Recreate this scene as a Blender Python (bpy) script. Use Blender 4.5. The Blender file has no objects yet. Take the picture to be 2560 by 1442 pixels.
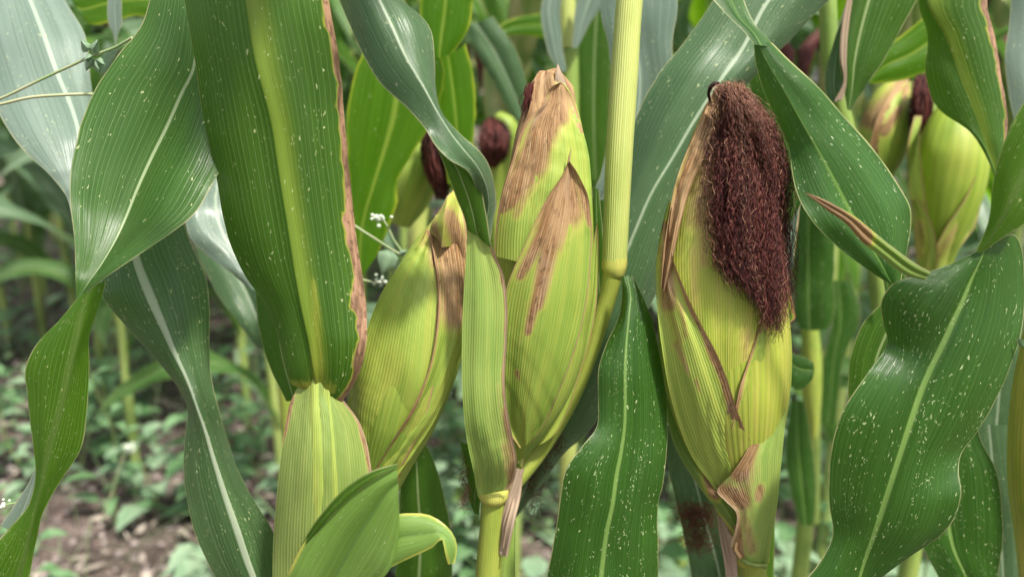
import bpy, math, random
import numpy as np
from mathutils import Vector, Matrix
# ------------------------------------------------------------------ camera, world, sun, exposure
scene = bpy.context.scene
C = bpy.data.collections.new('field'); scene.collection.children.link(C)
PITCH = math.radians(15.0); CAMZ = 1.0; LENS = 28.0
F = LENS / 36.0 * 2560.0
cam_d = bpy.data.cameras.new('camera'); cam = bpy.data.objects.new('camera', cam_d); C.objects.link(cam)
cam.location = (0, 0, CAMZ); cam.rotation_euler = (math.radians(90) - PITCH, 0, 0)
cam_d.lens = LENS; cam_d.sensor_width = 36; cam_d.clip_start = 0.02; cam_d.clip_end = 600
cam_d.dof.use_dof = True; cam_d.dof.focus_distance = 0.425; cam_d.dof.aperture_fstop = 5.4
scene.camera = cam
SUN_EL, SUN_AZ = math.radians(60), math.radians(140)       # azimuth measured from +Y (away from the camera) towards +X
world = bpy.data.worlds.new('World'); scene.world = world; world.use_nodes = True
wt = world.node_tree; wt.nodes.clear()
sky = wt.nodes.new('ShaderNodeTexSky'); sky.sky_type = 'NISHITA'; sky.sun_disc = False
sky.sun_elevation = SUN_EL; sky.sun_rotation = SUN_AZ; sky.dust_density = 3.0; sky.ozone_density = 1.0; sky.air_density = 1.0
hs = wt.nodes.new('ShaderNodeHueSaturation'); hs.inputs['Saturation'].default_value = 0.38; hs.inputs['Value'].default_value = 1.0
bgn = wt.nodes.new('ShaderNodeBackground'); bgn.inputs['Strength'].default_value = 0.115
wo = wt.nodes.new('ShaderNodeOutputWorld')
wt.links.new(sky.outputs[0], hs.inputs['Color']); wt.links.new(hs.outputs[0], bgn.inputs['Color']); wt.links.new(bgn.outputs[0], wo.inputs['Surface'])
sun_d = bpy.data.lights.new('sun', 'SUN'); sun_d.energy = 3.6; sun_d.angle = math.radians(5); sun_d.color = (1.0, 0.95, 0.86)
sun = bpy.data.objects.new('sun', sun_d); C.objects.link(sun); sun.location = (0, 0, 4)
_sd = Vector((math.sin(SUN_AZ) * math.cos(SUN_EL), math.cos(SUN_AZ) * math.cos(SUN_EL), math.sin(SUN_EL)))
sun.rotation_euler = (-_sd).to_track_quat('-Z', 'Y').to_euler()
scene.view_settings.view_transform = 'Standard'; scene.view_settings.look = 'None'
scene.view_settings.exposure = 1.17; scene.view_settings.gamma = 1.0
scene.cycles.use_denoising = True
scene.cycles.max_bounces = 7; scene.cycles.diffuse_bounces = 3; scene.cycles.glossy_bounces = 2
scene.cycles.transmission_bounces = 4; scene.cycles.transparent_max_bounces = 6

# ------------------------------------------------------------------ pixel -> world
CP, SP = math.cos(PITCH), math.sin(PITCH)
def P(x, y, D):
    """world points where the rays through photo pixels (x, y) meet the upright plane Y = D (arrays allowed)"""
    x = np.asarray(x, float); y = np.asarray(y, float); D = np.asarray(D, float)
    a = (x - 1280.0) / F; b = -(y - 721.0) / F
    k = D / (CP + b * SP)
    return np.stack([a * k, D + 0 * k, CAMZ + (b * CP - SP) * k], -1)
def pxm(D): return D / CP / F            # metres per photo pixel at distance D

def smooth(a, b, x):
    t = np.clip((x - a) / (b - a + 1e-12), 0, 1); return t * t * (3 - 2 * t)
_nr = np.random.RandomState(5)
_NT = _nr.rand(4096)
def n1(x, seed=0):
    """smooth 1-d value noise in -1..1"""
    x = np.asarray(x, float) + seed * 17.31; i = np.floor(x).astype(int); f = x - i; f = f * f * (3 - 2 * f)
    return ((1 - f) * _NT[i % 4096] + f * _NT[(i + 1) % 4096]) * 2 - 1
def catmull(S, n):
    """resample station rows S (k, m) to n rows with a centripetal-like Catmull-Rom spline"""
    S = np.asarray(S, float); k = len(S)
    if k == 2:
        t = np.linspace(0, 1, n)[:, None]; return S[0] * (1 - t) + S[1] * t
    seg = np.sqrt(((S[1:, :2] - S[:-1, :2]) ** 2).sum(1) + ((S[1:, 2:4] - S[:-1, 2:4]) ** 2).sum(1)) + 1e-6
    cum = np.concatenate([[0], np.cumsum(seg)]); tt = np.linspace(0, cum[-1], n)
    d = np.zeros_like(S)
    for i in range(1, k - 1):
        h0, h1 = seg[i - 1], seg[i]
        s0, s1 = (S[i] - S[i - 1]) / h0, (S[i + 1] - S[i]) / h1
        d[i] = (s0 * h1 + s1 * h0) / (h0 + h1)
    d[0] = (S[1] - S[0]) / seg[0]; d[-1] = (S[-1] - S[-2]) / seg[-1]
    idx = np.clip(np.searchsorted(cum, tt, side='right') - 1, 0, k - 2)
    h = seg[idx][:, None]; t = ((tt - cum[idx]) / seg[idx])[:, None]
    return ((2*t**3 - 3*t**2 + 1) * S[idx] + (t**3 - 2*t**2 + t) * h * d[idx] + (-2*t**3 + 3*t**2) * S[idx + 1] + (t**3 - t**2) * h * d[idx + 1])

# ------------------------------------------------------------------ mesh assembly
class MB:
    """collects grids and tubes and links them as ONE mesh object"""
    def __init__(s): s.v = []; s.f = []; s.uv = []; s.met = []; s.at = {'uu': [], 'ed': [], 'dry': [], 'rnd': []}; s.mi = []; s.n = 0
    def add(s, v, f, uv=None, met=None, uu=None, ed=None, dry=None, rnd=0.5, mi=0):
        m = len(v); s.v.append(np.asarray(v, float)); s.f.append(np.asarray(f, int) + s.n)
        s.uv.append(np.zeros((m, 2)) if uv is None else uv); s.met.append(np.zeros((m, 2)) if met is None else met)
        for k, a, dflt in (('uu', uu, .25), ('ed', ed, .05), ('dry', dry, 0.), ('rnd', rnd, .5)):
            s.at[k].append(np.full(m, dflt) if a is None else (np.full(m, float(a)) if np.isscalar(a) else np.asarray(a, float)))
        s.mi.append(np.full(len(f), mi, int)); s.n += m
    def grid(s, pts, **kw):
        """pts (nv, nu, 3); closed=True joins the last column to the first"""
        nv, nu = pts.shape[:2]; closed = kw.pop('closed', False)
        i = np.arange(nv - 1)[:, None]; j = np.arange(nu if closed else nu - 1)[None, :]; j2 = (j + 1) % nu
        f = np.stack([i * nu + j, i * nu + j2, (i + 1) * nu + j2, (i + 1) * nu + j], -1).reshape(-1, 4)
        for k in ('uv', 'met'):
            if kw.get(k) is not None: kw[k] = kw[k].reshape(-1, 2)
        for k in ('uu', 'ed', 'dry', 'rnd'):
            if kw.get(k) is not None and not np.isscalar(kw[k]): kw[k] = np.broadcast_to(kw[k], (nv, nu)).reshape(-1)
        s.add(pts.reshape(-1, 3), f, **kw)
    def tube(s, pts, rad, k=8, rnd=.5, cap=True, ribs=0, **kw):
        pts = np.asarray(pts, float); n = len(pts); rad = np.broadcast_to(np.asarray(rad, float), (n,))
        T = np.gradient(pts, axis=0); T /= np.linalg.norm(T, axis=1)[:, None] + 1e-12
        ref = np.array([0.31, -0.93, 0.17]) if abs(T[0] @ np.array([0.31, -0.93, 0.17])) < .9 else np.array([1., 0, 0])
        A = np.cross(T, ref); A /= np.linalg.norm(A, axis=1)[:, None] + 1e-12; B = np.cross(T, A)
        th = np.linspace(0, 2 * math.pi, k, endpoint=False)
        r = rad[:, None, None]
        if ribs: r = r * (1 + 0.012 * np.cos(th * ribs))[None, :, None]
        g = pts[:, None] + r * (np.cos(th)[None, :, None] * A[:, None] + np.sin(th)[None, :, None] * B[:, None])
        L = np.concatenate([[0], np.cumsum(np.linalg.norm(np.diff(pts, axis=0), axis=1))])
        uv = np.zeros((n, k, 2)); uv[..., 0] = (th / (2 * math.pi) * max(6, round(2 * math.pi * rad.mean() / .0013)))[None]; uv[..., 1] = L[:, None]
        met = uv.copy(); met[..., 0] = (th * rad.mean())[None]
        s.grid(g, uv=uv, met=met, rnd=rnd, closed=True, **kw)
        if cap and k > 3:
            for e in (0, n - 1):
                s.add(g[e], [list(range(k))] if e else [list(range(k))[::-1]], rnd=rnd)
    def build(s, name, mats, parent=None, origin=None, label=None):
        v = np.concatenate(s.v)
        if parent is not None and origin is None: origin = np.array(world_loc(parent))
        if origin is not None: v = v - np.asarray(origin)
        faces = [list(map(int, r)) for a in s.f for r in a]
        me = bpy.data.meshes.new(name); me.from_pydata(v.tolist(), [], faces); me.polygons.foreach_set('use_smooth', [True] * len(faces))
        li = np.zeros(len(me.loops), int); me.loops.foreach_get('vertex_index', li)
        for nm, dat in (('UVMap', s.uv), ('met', s.met)):
            l = me.uv_layers.new(name=nm); a = np.concatenate(dat)[li]; l.data.foreach_set('uv', a.reshape(-1).astype('f'))
        for nm, dat in s.at.items():
            a = me.attributes.new(nm, 'FLOAT', 'POINT'); a.data.foreach_set('value', np.concatenate(dat).astype('f'))
        if not isinstance(mats, (list, tuple)): mats = [mats]
        for m in mats: me.materials.append(m)
        me.polygons.foreach_set('material_index', np.concatenate(s.mi).astype('i'))
        me.update()
        o = bpy.data.objects.new(name, me); C.objects.link(o)
        if parent is not None: o.parent = parent
        elif origin is not None: o.location = origin
        if label: o['label'] = label
        return o
WLOC = {}
def world_loc(o):
    return WLOC.get(o.name, (0, 0, 0))
def thing(name, loc, label, cat, group=None):
    o = bpy.data.objects.new(name, None); C.objects.link(o); o.location = loc; o.empty_display_size = .05
    WLOC[o.name] = tuple(loc); o['label'] = label; o['category'] = cat
    if group: o['group'] = group
    return o
def sub(o, parent):
    """register a part (placed at its thing's origin) so that its own children build on the same origin"""
    WLOC[o.name] = world_loc(parent); return o

# ------------------------------------------------------------------ leaf blades
def blade(mb, Lp, Mp, Rp, nu=20, bl=.1, br=.1, ridge=0.0, rip=0.0, ripw=.05, nveins=22, seed=0, margins=(), caps=(), pix=None, mi=0, seam=False, und=.0012, drybase=0.0, edges='LR'):
    """Lp, Mp, Rp (n,3) world polylines -> one curved blade; fills uv (vein phase, metres), met, uu, ed, dry"""
    n = len(Mp); h = nu // 2
    s1 = np.linspace(0, 1, h + 1); u = np.concatenate([s1 * .5, .5 + s1[1:] * .5])      # 0..1
    T = np.gradient(Mp, axis=0); T /= np.linalg.norm(T, axis=1)[:, None] + 1e-12
    A = Rp - Lp; wid = np.linalg.norm(Mp - Lp, axis=1) + np.linalg.norm(Rp - Mp, axis=1) + 1e-9
    N = np.cross(A, T); N /= np.linalg.norm(N, axis=1)[:, None] + 1e-12
    camp = np.array([0, 0, CAMZ])
    sg = np.sign(((camp - Mp) * N).sum(1)); sg = np.where(sg == 0, 1, sg)
    if (sg > 0).mean() >= .5: sg[:] = 1
    else: sg[:] = -1
    N = N * sg[:, None]
    Lm = np.concatenate([[0], np.cumsum(np.linalg.norm(np.diff(Mp, axis=0), axis=1))])
    pts = np.zeros((n, nu + 1, 3)); 
    for j, uj in enumerate(u):
        if uj <= .5:
            t = uj / .5; p = Lp * (1 - t) + Mp * t; b = bl * np.sin(math.pi * t) * np.linalg.norm(Mp - Lp, axis=1); e = 1 - t
        else:
            t = (1 - uj) / .5; p = Rp * (1 - t) + Mp * t; b = br * np.sin(math.pi * t) * np.linalg.norm(Rp - Mp, axis=1); e = 1 - t
        side = 0 if uj < .5 else 1
        rp = rip * e ** 2 * n1(Lm / ripw, seed + 3 + 7 * side) * np.minimum(1, wid / .03)
        mc = und * n1(Lm / .035, seed + 11) * np.sin(e * 5 + n1(Lm / .09, seed + 2) * 2) * np.minimum(1, wid / .03)
        pts[:, j] = p + N * (b + rp + mc + ridge * math.exp(-((uj - .5) / .035) ** 2))[:, None]
    uv = np.zeros((n, nu + 1, 2)); uv[..., 0] = (u * nveins)[None]; uv[..., 1] = Lm[:, None] + seed * 1.37
    met = np.zeros((n, nu + 1, 2)); met[..., 0] = (u - .5)[None] * .09 + seed * .31; met[..., 1] = Lm[:, None] + seed * .77
    ed = {'LR': np.minimum(u, 1 - u), 'L': u, 'R': 1 - u, '': .5 + 0 * u}[edges][None] * wid[:, None]
    dry = np.full((n, nu + 1), float(drybase)); tt = np.linspace(0, 1, n)
    for side, prof in margins:                       # prof: list of (t, width in metres)
        pr = np.asarray(prof, float); w = np.interp(tt, pr[:, 0], pr[:, 1]) * (1 + .35 * n1(tt * 37, seed + side))
        dist = (u if side == 0 else 1 - u)[None] * wid[:, None]
        dry = np.maximum(dry, np.clip(.5 + (w[:, None] - dist) / .0022, 0, 1) * (w > 1e-5)[:, None])
    if pix is not None and caps: dry = np.maximum(dry, capmask(pix, caps))
    mb.grid(pts, uv=uv, met=met, uu=np.broadcast_to(u[None], (n, nu + 1)), ed=ed, dry=dry, rnd=(seed * .37) % 1, mi=mi)
    return pts
def capmask(px, caps):
    """caps: (x0,y0,x1,y1,r0,r1,strength) capsules in photo pixels"""
    out = np.zeros(px.shape[:-1])
    for (x0, y0, x1, y1, r0, r1, st) in caps:
        d = np.array([x1 - x0, y1 - y0], float); L2 = (d ** 2).sum() + 1e-9
        t = np.clip(((px - (x0, y0)) * d).sum(-1) / L2, 0, 1)
        c = np.array([x0, y0]) + t[..., None] * d
        r = r0 + (r1 - r0) * t; q = np.sqrt(((px - c) ** 2).sum(-1)) / r
        out = np.maximum(out, st * (1 - smooth(.15, 1.65, q)))
    return out
def leaf(mb, S, nu=20, step=.0028, **kw):
    """S rows: Lx,Ly, Mx,My, Rx,Ry, D, dL, dR  (photo pixels, distance, edge offsets in metres; - is nearer)"""
    S = np.asarray(S, float)
    L = sum(np.hypot(*(S[i + 1, 2:4] - S[i, 2:4])) for i in range(len(S) - 1)) * pxm(S[:, 6].mean())
    n = int(max(12, min(220, L / step)))
    Q = catmull(S, n)
    sd = kw.get('seed', 0); wl = np.minimum(1, np.hypot(Q[:, 0] - Q[:, 4], Q[:, 1] - Q[:, 5]) / 60.); tl = np.arange(n) * step / .0028
    Q[:, 0] += wl * (1.1 * n1(tl / 3.1, sd + 31) + 1.8 * n1(tl / 9., sd + 33)); Q[:, 4] += wl * (1.1 * n1(tl / 2.7, sd + 37) + 1.8 * n1(tl / 8., sd + 39))
    Lp = P(Q[:, 0], Q[:, 1], Q[:, 6] + Q[:, 7]); Mp = P(Q[:, 2], Q[:, 3], Q[:, 6]); Rp = P(Q[:, 4], Q[:, 5], Q[:, 6] + Q[:, 8])
    pix = None
    if kw.get('caps'):
        h = nu // 2; s1 = np.linspace(0, 1, h + 1)[None, :, None]
        a = Q[:, None, 0:2] * (1 - s1) + Q[:, None, 2:4] * s1; b = Q[:, None, 2:4] * (1 - s1) + Q[:, None, 4:6] * s1
        pix = np.concatenate([a, b[:, 1:]], 1)
    return blade(mb, Lp, Mp, Rp, nu=nu, pix=pix, **kw)

# ------------------------------------------------------------------ ears
class Ear:
    """axis stations (x, y, half-width px, D) from the tip down"""
    def __init__(s, st, n=120, flat=1.0):
        st = np.asarray(st, float); s.Q = catmull(st[:, [0, 1, 0, 1, 2, 3]], n)[:, [0, 1, 4, 5]]; s.flat = flat
        s.Q[:, 2] = np.maximum(s.Q[:, 2], 2)
        d = np.gradient(s.Q[:, :2], axis=0); s.T = d / (np.linalg.norm(d, axis=1)[:, None] + 1e-9)
    def body(s, mb, k=56, seed=0, caps=(), nrib=44, mi=0, drytip=0.0):
        Q = s.Q; n = len(Q); c = P(Q[:, 0], Q[:, 1], Q[:, 3]); nx, ny = -s.T[:, 1], s.T[:, 0]
        e = P(Q[:, 0] + nx * Q[:, 2], Q[:, 1] + ny * Q[:, 2], Q[:, 3]); r = np.linalg.norm(e - c, axis=1); side = (e - c) / r[:, None]
        th = np.linspace(0, 2 * math.pi, k, endpoint=False)
        fr = np.array([0, -1.0, 0])
        rr = r[:, None] * (1 + .012 * np.sin(th * 3 + seed)[None] * 1.0)
        pts = c[:, None] + (rr * np.cos(th)[None])[..., None] * side[:, None] + (rr * s.flat * np.sin(th)[None])[..., None] * fr
        L = np.concatenate([[0], np.cumsum(np.linalg.norm(np.diff(c, axis=0), axis=1))])
        uv = np.zeros((n, k, 2)); uv[..., 0] = (th / (2 * math.pi) * nrib)[None]; uv[..., 1] = L[:, None] + seed
        met = uv.copy(); met[..., 0] = (th * r.max())[None]
        dry = None
        if caps:
            px = Q[:, None, :2] + (np.cos(th)[None] * Q[:, 2:3])[..., None] * np.stack([nx, ny], -1)[:, None]; dry = capmask(px, caps)
        mb.grid(pts, uv=uv, met=met, closed=True, uu=.25, ed=.05, dry=dry, rnd=.5, mi=mi)
    def surf(s, x, y, off):
        """distance Y of the ear's front at photo pixel (x, y), raised by off metres"""
        x = np.asarray(x, float); y = np.asarray(y, float); sh = x.shape; x = x.ravel(); y = y.ravel()
        dx = x[:, None] - s.Q[None, :, 0]; dy = y[:, None] - s.Q[None, :, 1]
        i = np.argmin(dx ** 2 + dy ** 2, axis=1); q = s.Q[i]; t = s.T[i]
        lat = (x - q[:, 0]) * -t[:, 1] + (y - q[:, 1]) * t[:, 0]
        hw = q[:, 2]; m = pxm(q[:, 3]); r = hw * m
        off = np.broadcast_to(off, sh).ravel()
        Y = q[:, 3] - r * .5
        for _ in range(4):
            k = np.clip(1 - (lat * pxm(Y)) ** 2 / (r + off) ** 2, 0, 1); Y = q[:, 3] - (r + off) * s.flat * np.sqrt(k)
        return (q[:, 3] - (r + off) * s.flat * np.sqrt(k)).reshape(sh)
def husk(mb, ear, S, off=.0015, nu=22, rib=.0017, bow=0.0, lift=.0012, seed=0, caps=(), margins=(), mi=0, step=.0025, edges='LR'):
    """S rows: Lx,Ly,Rx,Ry traced on the photo from base to tip; the patch is laid on the ear's own surface"""
    S = np.asarray(S, float); L = np.abs(np.diff(S, axis=0)).sum() / 2 * pxm(.42)
    n = int(max(14, min(160, L / step))); Q = catmull(S, n); u = np.linspace(0, 1, nu + 1)[None, :]
    x = Q[:, 0:1] * (1 - u) + Q[:, 2:3] * u; y = Q[:, 1:2] * (1 - u) + Q[:, 3:4] * u
    if bow: y = y + bow * np.sin(math.pi * u)
    e = np.abs(2 * u - 1)
    tt = np.linspace(0, 1, n)[:, None]
    o = off + lift * e ** 6 + .0004 * n1(tt * 9, seed) * (1 - e) + .0012 * smooth(.9, 1, tt) + .0008 * np.sin(u * 9 + seed + 2 * n1(tt * 4, seed + 5)) + .00018 * np.sin(u * 26 + 2 * seed + 3 * n1(tt * 3, seed + 8))
    D = ear.surf(x, y, o)
    wid = np.hypot(Q[:, 0] - Q[:, 2], Q[:, 1] - Q[:, 3]) * pxm(.42) + 1e-6
    pts = P(x, y, D)
    nr = max(3, round(wid.max() / rib)); Lm = np.concatenate([[0], np.cumsum(np.linalg.norm(np.diff(pts[:, nu // 2], axis=0), axis=1))])
    uv = np.zeros((n, nu + 1, 2)); uv[..., 0] = u * nr; uv[..., 1] = Lm[:, None] + seed * 1.7
    met = np.zeros((n, nu + 1, 2)); met[..., 0] = u * wid.max() + seed; met[..., 1] = Lm[:, None] + seed
    ed = {'LR': np.minimum(u, 1 - u), 'L': u, 'R': 1 - u, '': .5 + 0 * u}[edges] * wid[:, None]; ed = np.minimum(ed, (Lm[-1] - Lm)[:, None] + .0)
    pix = np.stack([x, y], -1); dry = capmask(pix, caps) if caps else np.zeros(x.shape)
    for side, prof in margins:
        pr = np.asarray(prof, float); w = np.interp(tt[:, 0], pr[:, 0], pr[:, 1]) * (1 + .3 * n1(tt[:, 0] * 23, seed + side))
        dist = (u if side == 0 else 1 - u) * wid[:, None]
        dry = np.maximum(dry, np.clip(.5 + (w[:, None] - dist) / .002, 0, 1) * (w > 1e-5)[:, None])
    mb.grid(pts, uv=uv, met=met, uu=np.broadcast_to(u, x.shape), ed=ed, dry=dry, rnd=(seed * .37) % 1, mi=mi)

# ------------------------------------------------------------------ materials
class NT:
    def __init__(s, name):
        m = bpy.data.materials.new(name); m.use_nodes = True; s.m = m; s.t = m.node_tree; s.t.nodes.clear()
        s.out = s.t.nodes.new('ShaderNodeOutputMaterial')
    def _set(s, sock, v):
        if isinstance(v, bpy.types.NodeSocket): s.t.links.new(v, sock)
        elif v is not None:
            try: sock.default_value = v
            except Exception:
                sock.default_value = tuple(v) + (1.0,) if len(v) == 3 and len(sock.default_value) == 4 else v
    def N(s, ty, props=None, out=0, **kw):
        n = s.t.nodes.new('ShaderNode' + ty)
        for k, v in (props or {}).items(): setattr(n, k, v)
        for k, v in kw.items():
            key = int(k[1:]) if k[0] == 'i' and k[1:].isdigit() else k.replace('_', ' ')
            s._set(n.inputs[key], v)
        return n.outputs[out]
    def math(s, op, a, b=None, c=None, clamp=False):
        n = s.t.nodes.new('ShaderNodeMath'); n.operation = op; n.use_clamp = clamp
        for i, v in enumerate((a, b, c)):
            if v is not None: s._set(n.inputs[i], v)
        return n.outputs[0]
    def mix(s, f, a, b, blend='MIX'):
        n = s.t.nodes.new('ShaderNodeMix'); n.data_type = 'RGBA'; n.blend_type = blend
        s._set(n.inputs[0], f)
        for i, v in ((6, a), (7, b)):
            s._set(n.inputs[i], (tuple(v) + (1.0,)) if isinstance(v, tuple) and len(v) == 3 else v)
        return n.outputs[2]
    def step(s, x, a, b, lo=0.0, hi=1.0):
        n = s.t.nodes.new('ShaderNodeMapRange'); n.interpolation_type = 'SMOOTHSTEP'
        for i, v in enumerate((x, a, b, lo, hi)): s._set(n.inputs[i], v)
        return n.outputs[0]
    def attr(s, name, out=2): return s.N('Attribute', {'attribute_name': name}, out)
    def uv(s, name='UVMap'): return s.N('UVMap', {'uv_map': name})
    def scale(s, v, xyz, loc=(0, 0, 0)):
        return s.N('Mapping', None, 0, Vector=v, Scale=xyz, Location=loc)
    def noise(s, v, scale=5., detail=2., rough=.5, out=0):
        return s.N('TexNoise', None, out, Vector=v, Scale=scale, Detail=detail, Roughness=rough)
    def bump(s, h, strength=.3, dist=.001, normal=None):
        return s.N('Bump', None, 0, Height=h, Strength=strength, Distance=dist, Normal=normal)

def leafmat(name, base=(.045, .11, .02), base2=(.075, .15, .03), rib=(.3, .4, .16), ribw=.03, ribsoft=.012, vein=(.2, .32, .1), veinw=.05,
            veinstr=.8, edge=(.42, .4, .2), edgew=.0006, fleck=.9, fleckcol=(.66, .7, .36), trans=.42, tcol=(.16, .36, .02), rough=.36, coat=.0, spec=.34, ribside=None,
            wax=0.0, bumpst=.35, dryc=(.36, .2, .09)):
    g = NT(name); uvm = g.uv(); met = g.uv('met'); sep = g.N('SeparateXYZ', None, 0, Vector=uvm); U = sep
    uu = g.attr('uu'); ed = g.attr('ed'); dry = g.attr('dry')
    # broad and streaky tone
    ns = g.noise(g.scale(met, (60, 6, 1)), 1.0, 3.0, .55); nb = g.noise(g.scale(met, (18, 9, 1)), 1.0, 2.0)
    tone = g.math('ADD', g.math('MULTIPLY', ns, .55), g.math('MULTIPLY', nb, .45))
    col = g.mix(g.step(tone, .32, .68), base, base2)
    # fine veins between the lateral ones
    fr = g.math('FRACT', g.math('MULTIPLY', U, 5.0)); fine = g.math('ABSOLUTE', g.math('SUBTRACT', fr, .5))
    col = g.mix(g.math('MULTIPLY', g.step(fine, .12, .42), .12), col, g.mix(.5, base2, vein))
    pl_ = g.noise(g.scale(uvm, (2.3, 1.6, 1)), 1.0, 2.0); col = g.mix(g.step(pl_, .4, .64, 0, .4), col, tuple(x * .6 for x in base))
    pk = g.noise(g.scale(uvm, (6.5, 3.5, 1), (4, 1, 0)), 1.0, 2.0); col = g.mix(g.step(pk, .55, .75, 0, .3), col, g.mix(.6, base2, vein))
    # lateral veins
    jit = g.noise(g.scale(met, (40, 3, 1)), 1.0, 1.0)
    t = g.math('FRACT', g.math('ADD', U, g.math('MULTIPLY', jit, .25))); tri = g.math('ABSOLUTE', g.math('SUBTRACT', t, .5))
    vn = g.step(tri, .5 - veinw, .5 - veinw * .5)
    vi = g.noise(g.scale(uvm, (1.0, 2.0, 1)), 1.0, 1.0)
    vmask = g.math('MULTIPLY', vn, g.step(vi, .3, .7, veinstr * .5, veinstr))
    col = g.mix(vmask, col, vein)
    # midrib
    c = g.math('ABSOLUTE', g.math('SUBTRACT', uu, .5))
    rm = g.step(c, ribw, max(.001, ribw - ribsoft))
    if ribside: rm = g.math('MULTIPLY', g.step(uu, .5 + ribside[0], .5 + ribside[1]), g.step(uu, .5 + ribside[3], .5 + ribside[2]))
    ribcol = g.mix(g.step(g.noise(g.scale(uvm, (9, 3, 1)), 1.0, 2.0), .3, .7), rib, tuple(x * .75 for x in rib))
    col = g.mix(rm, col, ribcol)
    # flecks of insect rasping: short pale ticks that run along the veins, in clusters
    if fleck > 0:
        warp = g.N('VectorMath', {'operation': 'ADD'}, 0, i0=met, i1=g.N('VectorMath', {'operation': 'SCALE'}, 0, i0=g.noise(g.scale(met, (1, 1, 1)), 330., 2., out=1), Scale=.0042))
        n = g.t.nodes.new('ShaderNodeTexVoronoi'); n.inputs['Scale'].default_value = 1.0; g._set(n.inputs['Vector'], g.scale(warp, (1150, 420, 1)))
        pick = g.N('SeparateColor', None, 0, Color=n.outputs['Color'])
        clus = g.noise(g.scale(met, (70, 24, 1)), 1.0, 4.0, .65)
        thr = g.step(clus, .45, .68, 1 - .012 * fleck, 1 - .36 * fleck)
        fm = g.math('MULTIPLY', g.step(n.outputs['Distance'], .36, .16), g.math('GREATER_THAN', pick, thr))
        n2 = g.t.nodes.new('ShaderNodeTexVoronoi'); n2.inputs['Scale'].default_value = 1.0; g._set(n2.inputs['Vector'], g.scale(warp, (560, 240, 1), (3, 7, 0)))
        pk2 = g.N('SeparateColor', None, 1, Color=n2.outputs['Color'])
        fm2 = g.math('MULTIPLY', g.step(n2.outputs['Distance'], .3, .2), g.math('GREATER_THAN', pk2, 1 - .04 * fleck))
        fm = g.math('MAXIMUM', fm, fm2)
        col = g.mix(g.math('MULTIPLY', fm, g.step(g.noise(g.scale(met, (300, 300, 1)), 1.0, 1.0), .3, .7, .35, .95)), col, fleckcol)
    else: fm = None
    # margin line, dry margin
    em = g.step(ed, edgew * 1.3, edgew * .3)
    col = g.mix(g.math('MULTIPLY', em, g.step(g.noise(g.scale(met, (1, 60, 1)), 1.0, 2.0), .35, .6, .3, .8)), col, edge)
    dn = g.noise(g.scale(met, (300, 24, 1)), 1.0, 3.0); dd = g.math('ADD', dry, g.math('MULTIPLY', g.math('SUBTRACT', dn, .5), .35))
    dcol = g.mix(g.step(g.noise(g.scale(met, (240, 40, 1)), 1.0, 4.0, .65), .36, .64), tuple(x * .4 for x in dryc), tuple(min(1, x * 1.5) for x in dryc)); dcol = g.mix(g.step(g.noise(g.scale(met, (400, 260, 1)), 1.0, 3.0), .52, .66, 0, .7), dcol, tuple(x * .3 for x in dryc))
    ym = g.step(dd, .12, .45); bm = g.step(dd, .42, .62)
    col = g.mix(g.math('MULTIPLY', ym, .8), col, (.42, .42, .06)); col = g.mix(bm, col, dcol)
    # relief
    h = g.math('ADD', g.math('MULTIPLY', vn, -.55), g.math('MULTIPLY', fine, .55))
    h = g.math('ADD', h, g.math('MULTIPLY', g.noise(g.scale(met, (120, 40, 1)), 1.0, 3.0), 1.1))
    h = g.math('ADD', h, g.math('MULTIPLY', g.noise(g.scale(met, (26, 16, 1)), 1.0, 1.0), 3.0))
    h = g.math('ADD', h, g.math('MULTIPLY', pl_, 2.2))
    nor = g.bump(h, bumpst, .0009)
    ro = g.step(g.noise(g.scale(met, (30, 12, 1)), 1.0, 3.0), .3, .7, rough - .07, rough + .12)
    b = g.N('BsdfPrincipled', None, 0, Base_Color=col, Roughness=g.mix(bm, ro, (.8, .8, .8)) if False else ro, Specular_IOR_Level=spec, Normal=nor,
            Coat_Weight=coat, Coat_Roughness=.28, Sheen_Weight=wax, Sheen_Roughness=.5)
    tc = g.mix(.65, col, tcol, 'MIX'); tc = g.mix(rm, tc, tuple(x * .7 for x in rib)); tc = g.mix(bm, tc, (.3, .16, .05)); tc = g.mix(vmask, tc, g.mix(.5, vein, tcol))
    tr = g.N('BsdfTranslucent', None, 0, Color=tc, Normal=nor)
    mx = g.N('MixShader', None, 0, i0=trans, i1=b, i2=tr)
    g.t.links.new(mx, g.out.inputs[0]); return g.m

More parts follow.
